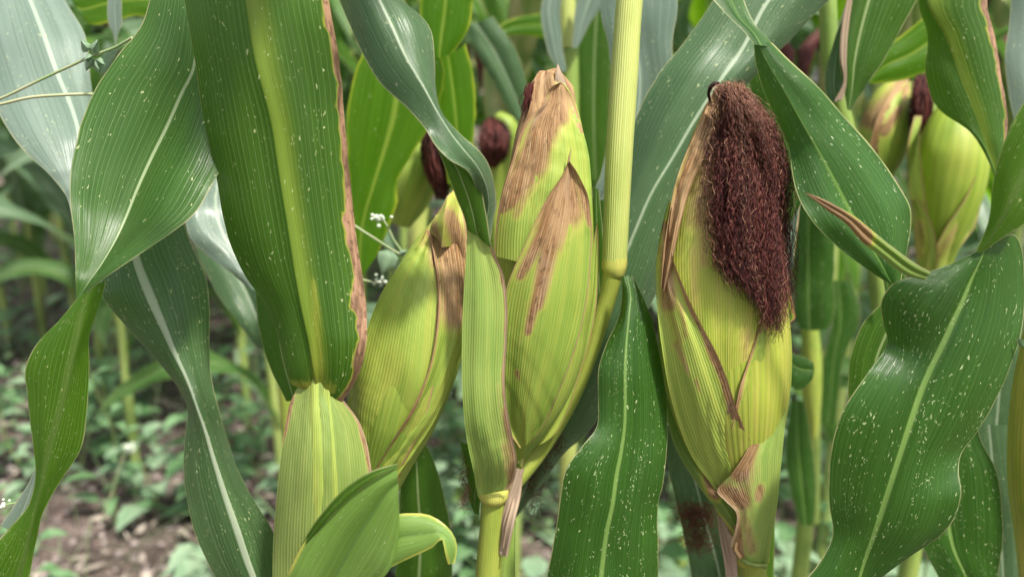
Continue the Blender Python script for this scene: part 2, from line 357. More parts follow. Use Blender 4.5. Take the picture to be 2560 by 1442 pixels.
def huskmat(name, base=(.19, .295, .04), base2=(.295, .39, .068), dark=(.11, .2, .02), yel=(.41, .42, .075), dryc=(.26, .13, .045), straw=(.45, .30, .15), ribst=.16, trans=.12, rough=.5, edge=(.33, .2, .1), edgew=.0008, mottle=.4, bumpst=.3, drystr=.5):
    g = NT(name); uvm = g.uv(); met = g.uv('met'); U = g.N('SeparateXYZ', None, 0, Vector=uvm); ed = g.attr('ed'); dry = g.attr('dry')
    a = g.noise(g.scale(met, (30, 5, 1)), 1.0, 3.0); a2 = g.noise(g.scale(met, (170, 9, 1)), 1.0, 3.0)
    col = g.mix(g.step(a, .38, .62), base, base2)
    col = g.mix(g.step(a2, .42, .68, 0, mottle), col, yel); fl = g.noise(g.scale(met, (2100, 9, 1)), 1.0, 2.0); col = g.mix(g.step(fl, .5, .68, 0, .4), col, yel); col = g.mix(g.step(fl, .48, .34, 0, .4), col, dark); col = g.mix(g.step(g.noise(g.scale(met, (26, 7, 1), (8, 3, 0)), 1.0, 2.0), .5, .66, 0, .5), col, yel)
    col = g.mix(g.step(g.noise(g.scale(met, (60, 25, 1), (5, 2, 0)), 1.0, 4.0), .5, .75, 0, .45), col, dark)
    wob = g.noise(g.scale(met, (50, 6, 1)), 1.0, 1.0)
    t = g.math('FRACT', g.math('ADD', U, g.math('MULTIPLY', wob, .12))); tri = g.math('ABSOLUTE', g.math('SUBTRACT', t, .5))   # .5 at the ridge, 0 in the furrow
    ridge = g.step(tri, .12, .42)
    col = g.mix(g.math('MULTIPLY', g.math('SUBTRACT', 1.0, ridge), ribst), col, dark)
    col = g.mix(g.math('MULTIPLY', g.step(tri, .4, .5), .14), col, yel)
    # dried part: fibres dry one by one, so the border runs in streaks
    fib = g.noise(g.scale(uvm, (1.3, 14, 1)), 1.0, 4.0, .6); fin = g.noise(g.scale(met, (900, 40, 1)), 1.0, 3.0)
    dd = g.math('ADD', dry, g.math('MULTIPLY', g.math('SUBTRACT', g.math('ADD', g.math('MULTIPLY', fib, .6), g.math('MULTIPLY', fin, .4)), .5), 1.1))
    ym = g.step(dd, .02, .5); bm = g.step(dd, .22, .84)
    spot = g.noise(g.scale(met, (420, 160, 1)), 1.0, 4.0, .7)
    fi2 = g.noise(g.scale(met, (2200, 30, 1), (3, 3, 0)), 1.0, 2.0); dcol = g.mix(g.step(fin, .36, .66), dryc, straw); dcol = g.mix(g.step(fi2, .5, .7, 0, .75), dcol, tuple(x * .4 for x in dryc)); dcol = g.mix(g.step(g.noise(g.scale(met, (60, 40, 1), (9, 9, 0)), 1.0, 3.0), .5, .72, 0, .4), dcol, (.33, .25, .19)); dcol = g.mix(g.step(spot, .5, .64, 0, .75), dcol, tuple(x * .3 for x in dryc))
    dcol = g.mix(g.math('MULTIPLY', g.math('SUBTRACT', 1.0, ridge), .55), dcol, tuple(x * .45 for x in dryc))
    big = g.noise(g.scale(met, (50, 18, 1), (1, 9, 0)), 1.0, 2.0); dcol = g.mix(g.step(big, .45, .7, 0, .6), dcol, straw)
    col = g.mix(g.math('MULTIPLY', ym, .6), col, yel); col = g.mix(bm, col, dcol)
    speck = g.N('TexVoronoi', None, 0, Vector=g.scale(met, (420, 300, 1)), Scale=1.0)
    en = g.noise(g.scale(met, (90, 60, 1)), 1.0, 2.0)
    em = g.step(g.math('ADD', ed, g.math('MULTIPLY', g.math('SUBTRACT', en, .5), -.0008)), edgew * 1.4, edgew * .5)
    col = g.mix(g.math('MULTIPLY', em, .8), col, edge)
    h = g.math('ADD', g.math('MULTIPLY', ridge, 1.0), g.math('MULTIPLY', g.noise(g.scale(met, (500, 50, 1)), 1.0, 3.0), .7))
    h = g.math('ADD', h, g.math('MULTIPLY', g.noise(g.scale(met, (90, 22, 1)), 1.0, 3.0), 2.6))
    h = g.math('ADD', h, g.math('MULTIPLY', g.math('MULTIPLY', bm, fin), 1.2))
    nor = g.bump(h, bumpst, .0006)
    b = g.N('BsdfPrincipled', None, 0, Base_Color=col, Roughness=g.step(bm, 0, 1, rough, .8), Specular_IOR_Level=.4, Normal=nor)
    tr = g.N('BsdfTranslucent', None, 0, Color=col, Normal=nor)
    g.t.links.new(g.N('MixShader', None, 0, i0=trans, i1=b, i2=tr), g.out.inputs[0]); return g.m

def silkmat(name, c1=(.055, .012, .012), c2=(.19, .05, .035), c3=(.3, .16, .08)):
    g = NT(name); r = g.attr('rnd'); col = g.mix(g.step(r, .1, .8), c1, c2); col = g.mix(g.step(r, .9, .97), col, c3)
    col = g.mix(g.math('MULTIPLY', g.attr('dry'), .9), col, c3)
    b = g.N('BsdfPrincipled', None, 0, Base_Color=col, Roughness=.55, Specular_IOR_Level=.3)
    tr = g.N('BsdfTranslucent', None, 0, Color=g.mix(.5, col, c2)); g.t.links.new(g.N('MixShader', None, 0, i0=.25, i1=b, i2=tr), g.out.inputs[0]); return g.m

def plain(name, c1, c2, scale=40., rough=.6, trans=0., bump=.2, stretch=(1, 1, 1), bdist=.002, detail=4.):
    g = NT(name); co = g.N('TexCoord', None, 3); n = g.noise(g.scale(co, stretch), scale, detail)
    col = g.mix(g.step(n, .35, .65), c1, c2); nor = g.bump(n, bump, bdist)
    b = g.N('BsdfPrincipled', None, 0, Base_Color=col, Roughness=rough, Normal=nor, Specular_IOR_Level=.4)
    if trans: b = g.N('MixShader', None, 0, i0=trans, i1=b, i2=g.N('BsdfTranslucent', None, 0, Color=col))
    g.t.links.new(b, g.out.inputs[0]); return g.m
def groundmat(name):
    g = NT(name); co = g.N('TexCoord', None, 3)
    a = g.noise(co, 9., 5.); b_ = g.noise(co, 60., 6., .65); c = g.noise(co, 2.2, 2.)
    col = g.mix(g.step(a, .35, .65), (.07, .052, .045), (.16, .125, .11)); col = g.mix(g.step(b_, .52, .72), col, (.4, .28, .26)); col = g.mix(g.step(b_, .45, .3), col, (.035, .02, .016))
    col = g.mix(g.step(c, .55, .7, 0, .35), col, (.05, .08, .025))
    h = g.math('ADD', a, g.math('MULTIPLY', b_, .5)); nor = g.bump(h, 1.0, .03)
    g.t.links.new(g.N('BsdfPrincipled', None, 0, Base_Color=col, Roughness=.95, Normal=nor, Specular_IOR_Level=.2), g.out.inputs[0]); return g.m
# ------------------------------------------------------------------ the materials of this field
M = {}
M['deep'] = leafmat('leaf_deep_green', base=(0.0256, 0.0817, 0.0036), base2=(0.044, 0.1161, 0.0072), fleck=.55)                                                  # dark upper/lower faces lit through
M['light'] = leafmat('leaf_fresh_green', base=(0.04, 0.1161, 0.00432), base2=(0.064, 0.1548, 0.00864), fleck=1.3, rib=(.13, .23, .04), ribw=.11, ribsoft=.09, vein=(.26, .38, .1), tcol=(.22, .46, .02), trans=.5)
M['blue'] = leafmat('leaf_bluish_green', base=(0.036, 0.0946, 0.02592), base2=(0.064, 0.1333, 0.0468), rib=(.36, .45, .3), ribw=.024, vein=(.26, .34, .24), veinstr=.5, trans=.3, tcol=(.12, .26, .08), rough=.32, fleck=1.0, wax=.08, spec=.5)
M['pale'] = leafmat('leaf_pale_sheen', base=(.13, .2, .15), base2=(.22, .29, .24), rib=(.42, .52, .4), ribw=.026, vein=(.32, .4, .3), veinstr=.35, trans=.3, tcol=(.2, .32, .16), rough=.3, fleck=1., wax=.15, spec=.6, coat=.2)  # whitish sky sheen put into the base colour as well as the gloss
M['bigrib'] = leafmat('leaf_broad_midrib', base=(0.032, 0.0903, 0.0036), base2=(0.052, 0.1247, 0.0072), rib=(.19, .29, .03), ribside=(-.014, -.006, .05, .2), veinstr=.9, fleck=.8, trans=.46, tcol=(.16, .38, .015), edge=(.4, .28, .12), dryc=(.36, .21, .13))
M['speck'] = leafmat('leaf_flecked_green', base=(0.02, 0.0731, 0.00576), base2=(0.0336, 0.1032, 0.0108), rib=(.2, .34, .08), ribw=.03, ribsoft=.02, vein=(.16, .27, .09), veinstr=.35, fleck=1.8, fleckcol=(.55, .64, .34), trans=.36, tcol=(.1, .3, .02), rough=.3, spec=.42)
M['young'] = leafmat('leaf_yellow_rimmed', base=(.15, .28, .045), base2=(.22, .36, .08), rib=(.15, .28, .06), ribw=.03, ribsoft=.02, vein=(.2, .32, .1), veinstr=.2, veinw=.05, edge=(.55, .52, .1), edgew=.0014, fleck=.35, trans=.38, tcol=(.2, .36, .05), rough=.32, spec=.5)
M['rolled'] = leafmat('leaf_rolled_tip', base=(.14, .24, .04), base2=(.28, .36, .08), rib=(.3, .4, .1), fleck=.6, dryc=(.32, .2, .1))
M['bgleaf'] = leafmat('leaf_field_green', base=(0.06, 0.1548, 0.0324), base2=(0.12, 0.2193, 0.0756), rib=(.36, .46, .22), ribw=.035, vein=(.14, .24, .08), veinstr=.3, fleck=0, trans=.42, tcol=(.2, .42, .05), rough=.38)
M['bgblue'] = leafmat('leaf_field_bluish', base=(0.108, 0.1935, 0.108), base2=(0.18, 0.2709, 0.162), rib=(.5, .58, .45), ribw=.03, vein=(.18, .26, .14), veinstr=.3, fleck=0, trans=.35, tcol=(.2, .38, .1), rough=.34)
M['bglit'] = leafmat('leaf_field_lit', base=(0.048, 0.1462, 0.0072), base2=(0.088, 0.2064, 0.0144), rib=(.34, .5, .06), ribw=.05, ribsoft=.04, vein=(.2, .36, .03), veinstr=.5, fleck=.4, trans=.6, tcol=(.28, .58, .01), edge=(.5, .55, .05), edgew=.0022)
M['drystrip'] = leafmat('leaf_dry_straw', base=(.4, .3, .2), base2=(.55, .42, .32), rib=(.4, .3, .2), vein=(.3, .2, .13), fleck=0, trans=.25, tcol=(.4, .25, .15), rough=.7, edge=(.3, .2, .12))
M['husk'] = huskmat('husk_green')
M['huskin'] = huskmat('husk_inner_yellow', base=(.24, .33, .03), base2=(.35, .42, .05), yel=(.5, .42, .1), dark=(.13, .21, .02), mottle=.5)
M['sheath'] = huskmat('leaf_sheath', base=(.17, .28, .05), base2=(.25, .36, .08), yel=(.35, .42, .1), dark=(.10, .18, .03), mottle=.4, ribst=.2, edge=(.34, .24, .15), edgew=.0014, trans=.15, bumpst=.3)
M['sheathA'] = huskmat('leaf_sheath_striped', base=(.16, .235, .05), base2=(.235, .315, .075), yel=(.33, .38, .1), dark=(.1, .16, .03), mottle=.5, ribst=.28, edge=(.34, .24, .15), edgew=.0012, trans=.15)
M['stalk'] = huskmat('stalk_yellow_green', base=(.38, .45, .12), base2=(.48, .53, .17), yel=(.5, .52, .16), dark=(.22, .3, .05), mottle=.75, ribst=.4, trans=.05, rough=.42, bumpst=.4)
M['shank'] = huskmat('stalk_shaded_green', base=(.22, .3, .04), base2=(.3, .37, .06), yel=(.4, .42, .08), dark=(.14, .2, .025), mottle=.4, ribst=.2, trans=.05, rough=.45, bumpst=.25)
M['node'] = huskmat('stalk_node', base=(.4, .42, .08), base2=(.46, .46, .1), yel=(.5, .45, .12), ribst=.05, bumpst=.2, trans=.05)
M['collar'] = huskmat('leaf_collar', base=(.36, .41, .09), base2=(.45, .47, .13), yel=(.5, .5, .17), ribst=.2, bumpst=.4, trans=.2)
M['silk'] = silkmat('silk_red_brown', (.025, .008, .009), (.19, .055, .045), (.42, .23, .14))
M['silkdry'] = silkmat('silk_rust', (.1, .03, .02), (.24, .08, .05), (.3, .14, .09))
M['bgsilk'] = plain('silk_clump', (.05, .012, .012), (.14, .04, .035), 300, .7, .1, 1.0, (1, 1, .15), .004)
M['bghusk'] = plain('husk_field', (.16, .24, .05), (.36, .34, .14), 40, .5, .1, .3, (1, 1, .2))
M['bgstalk'] = plain('stalk_field', (.2, .28, .07), (.34, .4, .12), 20, .5, .0, .2, (1, 1, .1))
M['tassel'] = plain('tassel_straw', (.3, .24, .1), (.42, .36, .18), 40, .7)
M['weed'] = plain('weed_leaf', (.11, .23, .09), (.2, .34, .17), 25, .45, .35, .3)
M['weed2'] = plain('weed_leaf_pale', (.17, .28, .16), (.28, .39, .25), 25, .42, .3, .3)
M['weed3'] = plain('weed_leaf_yellow', (.12, .22, .05), (.22, .3, .08), 25, .5, .4, .3)
M['weedstem'] = plain('weed_stem', (.14, .2, .06), (.25, .28, .11), 40, .5)
M['vine'] = plain('vine_stem', (.2, .3, .12), (.34, .34, .2), 60, .5)
M['flower'] = plain('weed_flower', (.5, .58, .42), (.72, .76, .66), 200, .6, .2)
M['ground'] = groundmat('soil'); M['clod'] = plain('soil_clod', (.09, .07, .062), (.36, .3, .28), 25, .95, 0, .8)
M['litter'] = plain('dry_litter', (.13, .1, .08), (.42, .36, .3), 30, .8, .1)
M['speckr'] = leafmat('leaf_whitish_flecks', base=(0.028, 0.0946, 0.01296), base2=(0.048, 0.129, 0.0216), rib=(.16, .3, .06), ribw=.025, ribsoft=.02, vein=(.18, .3, .11), veinstr=.4, fleck=1.2, fleckcol=(.62, .7, .45), trans=.36, tcol=(.1, .3, .02), rough=.33, edge=(.5, .5, .22), edgew=.0008)
M['fold'] = leafmat('leaf_big_folded', base=(0.0288, 0.0903, 0.0072), base2=(0.048, 0.1247, 0.01584), rib=(.38, .48, .25), ribw=.016, ribsoft=.01, vein=(.2, .32, .12), veinstr=.7, fleck=.55, trans=.4, tcol=(.12, .32, .01), rough=.3, spec=.5)
M['husklit'] = huskmat('husk_smooth_lit', base=(.24, .36, .03), base2=(.34, .45, .06), ribst=.15, bumpst=.2, mottle=.2, trans=.2)

M['bluewide'] = leafmat('leaf_broad_white_rib', base=(0.0336, 0.0903, 0.0216), base2=(0.06, 0.129, 0.0396), rib=(.42, .5, .34), ribw=.05, ribsoft=.015, vein=(.26, .36, .2), veinstr=.6, trans=.34, tcol=(.12, .3, .03), rough=.33, fleck=1.4, wax=.05, spec=.45)

M['cover'] = plain('ground_cover_leaf', (.13, .26, .08), (.34, .44, .24), 6, .5, .3, .2)

M['sheathridge'] = huskmat('leaf_sheath_ridge', base=(.25, .34, .06), base2=(.34, .41, .085), yel=(.42, .46, .1), dark=(.14, .22, .03), mottle=.5, ribst=.3, edgew=.0012, trans=.15)
# ------------------------------------------------------------------ the ground
def ground():
    a = np.linspace(-1, 1, 261); X = np.sinh(a * 5.2) / math.sinh(5.2) * 160
    b = np.linspace(0, 1, 261); Y = -6 + 166 * (np.sinh(b * 5.0) / math.sinh(5.0)) * 1.0
    yy = np.concatenate([np.linspace(-8, .3, 24), np.linspace(.36, 5, 170), 5 + np.geomspace(.05, 160, 50)])
    xx = np.concatenate([-np.geomspace(160, 3.05, 40), np.linspace(-3, 3, 200), np.geomspace(3.05, 160, 40)])
    XX, YY = np.meshgrid(xx, yy)
    Z = .022 * n1(XX * 3.1, 2) * n1(YY * 2.7, 5) + .018 * n1(XX * 11 + 3 * n1(YY * 6, 2), 1) * n1(YY * 12, 3) + .012 * n1(XX * 31 + 5 * n1(YY * 13, 6), 4) * n1(YY * 29, 8)
    m = MB(); m.grid(np.stack([XX, YY, Z], -1)); o = m.build('soil_ground', M['ground']); o['kind'] = 'structure'
ground()
def gz(x, y): return float(.022 * n1(x * 3.1, 2) * n1(y * 2.7, 5))

def pl(px):                      # stalk path in pixels -> world: rows x, y, D, radius px
    S = np.asarray(px, float); q = catmull(S[:, [0, 1, 0, 1, 2, 3]], max(20, len(S) * 14)); w = P(q[:, 0], q[:, 1], q[:, 4]); r = q[:, 5] * pxm(q[:, 4]); return w, r
def part(name, fn, mats, parent, label=None, split=False):
    m = MB(); fn(m)
    if split:                      # every blade traced here is a leaf of its own
        for i in range(len(m.v)):
            q = MB(); off = sum(len(v) for v in m.v[:i]); q.v = [m.v[i]]; q.f = [m.f[i] - off]; q.uv = [m.uv[i]]; q.met = [m.met[i]]; q.at = {k: [a[i]] for k, a in m.at.items()}; q.mi = [m.mi[i] * 0]
            mt = mats[int(m.mi[i][0])] if isinstance(mats, (list, tuple)) else mats
            part(name, lambda mm, q=q: mm.__dict__.update(q.__dict__), mt, parent, label)
        return
    o = m.build(name, mats, None, None, None)
    top = parent
    while top.parent is not None: top = top.parent
    loc = WLOC[top.name]
    o.data.transform(Matrix.Translation((-loc[0], -loc[1], -loc[2]))); o.parent = parent
    if label: o['label'] = label
    return o
def foot(x, y, D):               # world ground point under a stalk traced to (x, y, D)
    p = P(x, y, D); return (float(p[0]), float(p[1]), gz(float(p[0]), float(p[1])))
def stalk_down(m, x, y, D, rpx, k=20):
    p = P(x, y, D); r = float(rpx * pxm(D)); z = np.linspace(p[2] + .01, -.03, 30)
    pts = np.stack([np.full(30, p[0]), np.full(30, p[1]), z], -1); m.tube(pts, r * (1 + .12 * np.linspace(0, 1, 30)), k=k)

# =================================================================== PLANT A: the left plant, broad hanging leaf and leaning ear
A = thing('corn_plant', foot(800, 1442, .40), 'corn plant with a broad brown-edged leaf over a striped sheath and an ear leaning right', 'corn plant')
def f(m):
    stalk_down(m, 800, 1400, .405, 95)
    w, r = pl([(800, 1442, .405, 95), (798, 1200, .400, 82), (800, 1020, .398, 50), (800, 900, .410, 40), (760, 500, .42, 38), (720, -100, .43, 34)]); m.tube(w, r, k=24)
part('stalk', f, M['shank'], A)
def f(m):
    e = Ear([(797, 945, 52, .400), (797, 1000, 74, .400), (800, 1080, 100, .400), (804, 1180, 121, .400), (808, 1300, 128, .400), (812, 1460, 134, .400), (812, 1620, 134, .400)])
    husk(m, e, [(680, 1600, 940, 1600), (681, 1442, 940, 1442), (683, 1350, 938, 1350), (691, 1250, 935, 1250), (701, 1150, 928, 1170), (713, 1065, 914, 1095), (724, 1010, 893, 1045), (735, 985, 862, 1003), (744, 968, 850, 985), (756, 952, 842, 962), (762, 938, 838, 944)],
         off=.001, nu=40, rib=.0016, lift=.0006, seed=3, edges='R', caps=[(780, 950, 830, 950, 30, 30, .12)], margins=[(1, [(0, .0022), (.6, .0024), (.75, .0026), (.86, .002), (.93, .001), (1, 0)]), (0, [(0, 0), (.7, 0), (.8, .0028), (.88, .002), (.93, 0), (1, 0)])])
    husk(m, e, [(758, 1600, 850, 1600), (760, 1442, 850, 1442), (764, 1250, 845, 1250), (767, 1100, 836, 1100), (768, 1000, 826, 1000), (770, 945, 822, 945)], off=.0018, nu=16, rib=.0016, lift=-.0009, seed=5, mi=1, edges='')
part('leaf_sheath', f, [M['sheathA'], M['sheathridge']], A)
def f(m):
    leaf(m, [(455, -60, 612, -60, 822, -60, .405, .03, .012), (462, 0, 622, 0, 826, 0, .402, .03, .012), (472, 130, 645, 130, 848, 130, .399, .028, .012), (495, 290, 683, 290, 862, 290, .396, .026, .012), (530, 440, 706, 440, 875, 430, .393, .024, .012),
             (552, 560, 725, 555, 890, 560, .390, .022, .012), (598, 680, 745, 680, 905, 680, .387, .022, .010), (668, 785, 762, 780, 920, 780, .384, .020, .008), (697, 870, 778, 860, 917, 860, .383, .012, .004), (714, 935, 788, 925, 897, 935, .384, .006, .003), (727, 966, 792, 950, 872, 980, .386, .003, .002), (742, 972, 794, 968, 855, 1002, .388, .001, .001)],
         nu=44, caps=[(735, 962, 835, 962, 16, 15, .42), (725, 962, 750, 962, 10, 10, .45), (790, 700, 800, 950, 14, 34, .27)], bl=.10, br=.14, rip=.006, ripw=.075, nveins=30, seed=1, ridge=.0022, margins=[(1, [(0, .0035), (.2, .0028), (.42, .0028), (.5, .005), (.62, .005), (.72, .0035), (.8, .0065), (.9, .004), (1, .003)])])
part('leaf', f, M['bigrib'], A, 'broad hanging blade with a pale midrib and a brown dried right margin')
EA = Ear([(1140, 470, 5, .445), (1136, 510, 26, .442), (1128, 570, 54, .440), (1108, 640, 84, .437), (1080, 730, 106, .435), (1050, 830, 120, .433), (1020, 930, 120, .431), (992, 1030, 106, .430), (960, 1130, 82, .430), (930, 1230, 60, .430), (905, 1320, 45, .430)])
ca = [(1150, 470, 1130, 620, 38, 75, .9), (1120, 640, 1140, 800, 10, 26, .8), (1070, 580, 1080, 640, 14, 18, .55), (1000, 860, 1030, 780, 10, 10, .25)]
def f(m): EA.body(m, seed=2, caps=ca, nrib=60)
ea = part('corn_ear', f, M['husk'], A, 'green ear leaning right with a crumpled straw-coloured tip')
def f(m):
    husk(m, EA, [(905, 1300, 985, 1250), (880, 1130, 1010, 1160), (868, 1010, 1062, 1050), (890, 930, 1084, 960), (908, 860, 1092, 880), (928, 792, 1096, 800), (965, 712, 1100, 725), (1012, 650, 1096, 660), (1052, 600, 1088, 610), (1066, 575, 1080, 575)],
         off=.0022, nu=30, seed=7, edges='R', caps=[(1085, 560, 1082, 660, 26, 16, .6), (1060, 580, 1056, 610, 18, 14, .5)], margins=[(1, [(0, .001), (.5, .0006), (.8, .002), (1, .004)])])
part('husk_leaf', f, M['husk'], ea)
def f(m):
    husk(m, EA, [(905, 1320, 960, 1330), (925, 1200, 990, 1200), (970, 1120, 1036, 1130), (1036, 1010, 1092, 1040), (1078, 900, 1136, 930), (1094, 800, 1172, 830), (1096, 720, 1180, 730), (1085, 640, 1174, 640), (1078, 590, 1166, 580), (1085, 545, 1155, 540)],
         off=.0034, nu=24, seed=9, rib=.0015, edges='L', caps=[(1130, 560, 1145, 770, 70, 60, .95)], margins=[(0, [(0, .001), (.4, .0014), (.6, .0008), (1, .002)])])
    # crumpled lip of the tip
    leaf(m, [(1078, 570, 1104, 618, 1162, 640, .410, .012, .012), (1080, 556, 1108, 582, 1164, 596, .408, .012, .012), (1090, 535, 1114, 545, 1160, 545, .409, .010, .012), (1106, 510, 1124, 508, 1154, 500, .418, .008, .01), (1126, 484, 1134, 480, 1146, 472, .430, 0, .0)], nu=24, bl=.10, br=-.18, rip=.005, ripw=.009, und=.0035, seed=12, drybase=.34, mi=0, caps=[(1128, 540, 1150, 640, 24, 30, .9), (1088, 560, 1100, 620, 8, 12, .8)])
part('husk_leaf', f, [M['husk']], ea, 'outer husk leaf wrinkled and brown at the tip')
# other leaves of the left plant
def f(m):
    leaf(m, [(300, 500, 330, 520, 440, 500, .455, 0, .02), (262, 640, 335, 640, 478, 605, .45, .0, .02), (255, 738, 372, 735, 516, 700, .445, 0, .02), (305, 805, 403, 805, 523, 780, .44, .01, .02), (365, 872, 432, 875, 524, 875, .435, .01, .02), (432, 950, 467, 950, 529, 950, .43, .01, .015), (466, 1010, 490, 1010, 541, 1010, .425, .01, .012),
             (463, 1090, 517, 1090, 567, 1090, .42, .01, .02), (461, 1160, 540, 1160, 592, 1165, .417, .012, .02), (468, 1240, 566, 1240, 636, 1245, .415, .014, .022), (487, 1320, 594, 1320, 682, 1320, .413, .014, .024), (524, 1410, 624, 1410, 700, 1400, .412, .01, .02), (570, 1500, 660, 1500, 720, 1480, .41, .01, .02)],
         nu=36, bl=.1, br=.12, rip=.005, ripw=.06, seed=6, nveins=24)
part('leaf', f, M['bluewide'], A, 'twisting blade with a broad whitish midrib')
def f(m):
    leaf(m, [(680, 1520, 740, 1600, 800, 1660, .36, .0, 0), (716, 1442, 800, 1500, 880, 1540, .35, -.004, 0), (762, 1352, 850, 1420, 930, 1470, .345, -.002, 0), (812, 1282, 890, 1345, 975, 1422, .341, 0, .0), (872, 1222, 930, 1285, 992, 1372, .338, 0, .002), (932, 1182, 966, 1232, 998, 1316, .336, 0, .003), (994, 1162, 996, 1205, 999, 1272, .336, .0, .002)],
         nu=34, bl=.12, br=.06, rip=.002, ripw=.05, seed=8, nveins=22, edges='L')
    leaf(m, [(930, 1290, 940, 1380, 930, 1445, .345, .003, 0), (992, 1284, 1000, 1340, 992, 1411, .343, .004, 0), (1030, 1281, 1045, 1335, 1040, 1388, .342, .005, -.001), (1078, 1287, 1082, 1330, 1085, 1366, .341, .005, -.002), (1110, 1308, 1104, 1330, 1104, 1347, .340, .004, -.003), (1132, 1332, 1122, 1348, 1110, 1368, .339, .003, -.003), (1142, 1358, 1130, 1372, 1114, 1390, .338, .002, -.002), (1141, 1386, 1133, 1393, 1118, 1403, .338, .001, 0), (1137, 1407, 1128, 1409, 1120, 1409, .338, 0, 0)],
         nu=26, bl=.14, br=.1, rip=.001, ripw=.03, seed=10, nveins=18)
part('leaf', f, M['young'], A, 'short folded blade with a yellow rim curling at its tip')
def f(m):
    leaf(m, [(712, 1448, 718, 1440, 726, 1436, .347, 0, 0), (760, 1348, 766, 1346, 778, 1352, .343, 0, 0), (812, 1272, 820, 1276, 832, 1286, .338, 0, 0), (872, 1212, 878, 1218, 890, 1230, .335, 0, 0), (930, 1176, 936, 1184, 946, 1192, .333, 0, 0), (993, 1158, 993, 1163, 994, 1170, .335, 0, 0)], nu=10, bl=.3, br=.3, seed=14, nveins=6)
part('leaf_edge', f, M['light'], A)
def f(m):
    leaf(m, [(1020, 1060, 1030, 1075, 1044, 1075, .47, 0, 0), (1008, 1140, 1040, 1150, 1082, 1145, .468, .0, .01), (1000, 1230, 1045, 1240, 1108, 1235, .465, 0, .012), (995, 1330, 1050, 1330, 1124, 1320, .462, 0, .012), (985, 1470, 1045, 1470, 1134, 1460, .46, 0, .012)], nu=20, bl=.1, br=.12, seed=15, rip=.003)
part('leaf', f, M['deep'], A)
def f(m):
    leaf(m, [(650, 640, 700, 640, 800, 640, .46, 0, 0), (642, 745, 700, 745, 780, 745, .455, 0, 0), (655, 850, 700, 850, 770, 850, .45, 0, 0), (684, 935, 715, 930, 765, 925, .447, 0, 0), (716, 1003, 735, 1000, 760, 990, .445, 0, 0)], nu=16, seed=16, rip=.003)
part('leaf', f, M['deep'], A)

SUNV = np.array([_sd.x, _sd.y, _sd.z])
def shade_leaf(m, S, s, **kw):  # unseen blade added up the sun line, its shadow fills the outline S
    S = np.asarray(S, float); L = len(S); Q = catmull(S, 60); Lp, Mp, Rp = (P(Q[:, a], Q[:, a + 1], Q[:, 6]) + SUNV * s for a in (0, 2, 4)); blade(m, Lp, Mp, Rp, nu=16, **kw)
def f(m): shade_leaf(m, [(440, -420, 500, -420, 560, -420, .42), (430, -150, 520, -140, 610, -150, .42), (440, 60, 550, 80, 650, 60, .42), (460, 260, 560, 280, 650, 240, .42), (500, 380, 560, 400, 600, 380, .42), (530, 470, 536, 472, 545, 470, .42)], .24, seed=201, rip=.004)
part('leaf', f, M['deep'], A)  # added above the view to shade the broad blade's upper left
def f(m): shade_leaf(m, [(980, 20, 990, 80, 990, 130, .41), (880, 40, 880, 90, 880, 140, .40), (760, 120, 750, 160, 740, 200, .40), (680, 190, 676, 200, 670, 215, .40)], .30, seed=202, rip=.004)
part('leaf', f, M['deep'], A)  # added out of view, casts a shade band over the broad blade's right
def f(m): shade_leaf(m, [(520, 1100, 560, 1040, 560, 960, .42), (460, 1090, 480, 1000, 500, 920, .42), (330, 900, 390, 860, 420, 800, .42), (300, 700, 330, 690, 360, 680, .42)], .34, seed=203, rip=.004)
part('leaf', f, M['deep'], A)  # unseen blade added to cast shade on the lower left leaves

# =================================================================== PLANT B: middle plant, bright stem, clasped ear
B = thing('corn_plant', foot(1232, 1442, .43), 'middle corn plant with a bright jointed stem and a brown-tipped ear clasped by its sheath', 'corn plant')
def f(m):
    w, r = pl([(1620, -420, .462, 30), (1590, -150, .455, 30), (1574, 0, .450, 30), (1560, 200, .445, 31.5), (1546, 420, .441, 32), (1540, 560, .439, 31), (1536, 650, .438, 31)]); m.tube(w, r, k=28, ribs=12)
o = part('stalk', f, M['stalk'], B)
def f(m):
    w, r = pl([(1537, 640, .438, 30.5), (1536, 655, .438, 31.5), (1535, 668, .438, 31.3), (1534, 680, .438, 28.5), (1532, 688, .438, 25)]); m.tube(w, r, k=28)
part('stalk_node', f, M['node'], B)
def f(m):
    w, r = pl([(1232, 1244, .424, 36), (1233, 1235, .4235, 42), (1233, 1225, .423, 43), (1233, 1216, .423, 40)]); m.tube(w, r, k=28)
part('stalk_node', f, M['node'], B)
def f(m):
    w, r = pl([(1533, 672, .438, 26), (1522, 730, .439, 23), (1498, 810, .440, 22), (1468, 900, .441, 21.5), (1430, 990, .442, 22), (1385, 1070, .442, 23), (1335, 1140, .44, 26), (1280, 1200, .436, 32), (1240, 1250, .433, 34)]); m.tube(w, r, k=22)
    w, r = pl([(1236, 1222, .425, 34), (1232, 1300, .425, 34), (1224, 1400, .426, 36), (1218, 1500, .427, 38)]); m.tube(w, r, k=24)
    stalk_down(m, 1218, 1490, .427, 38)
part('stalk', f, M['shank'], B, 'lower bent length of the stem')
def f(m):
    e = Ear([(1262, 1230, 20, .432), (1258, 1330, 34, .432), (1254, 1442, 42, .432), (1250, 1600, 46, .432)])
    husk(m, e, [(1200, 1600, 1290, 1600), (1218, 1442, 1288, 1442), (1236, 1360, 1288, 1360), (1256, 1300, 1289, 1300), (1272, 1250, 1290, 1250)], off=.001, nu=16, seed=21, edges='L', margins=[(0, [(0, .002), (1, .0015)])])
part('leaf_sheath', f, M['sheath'], B)
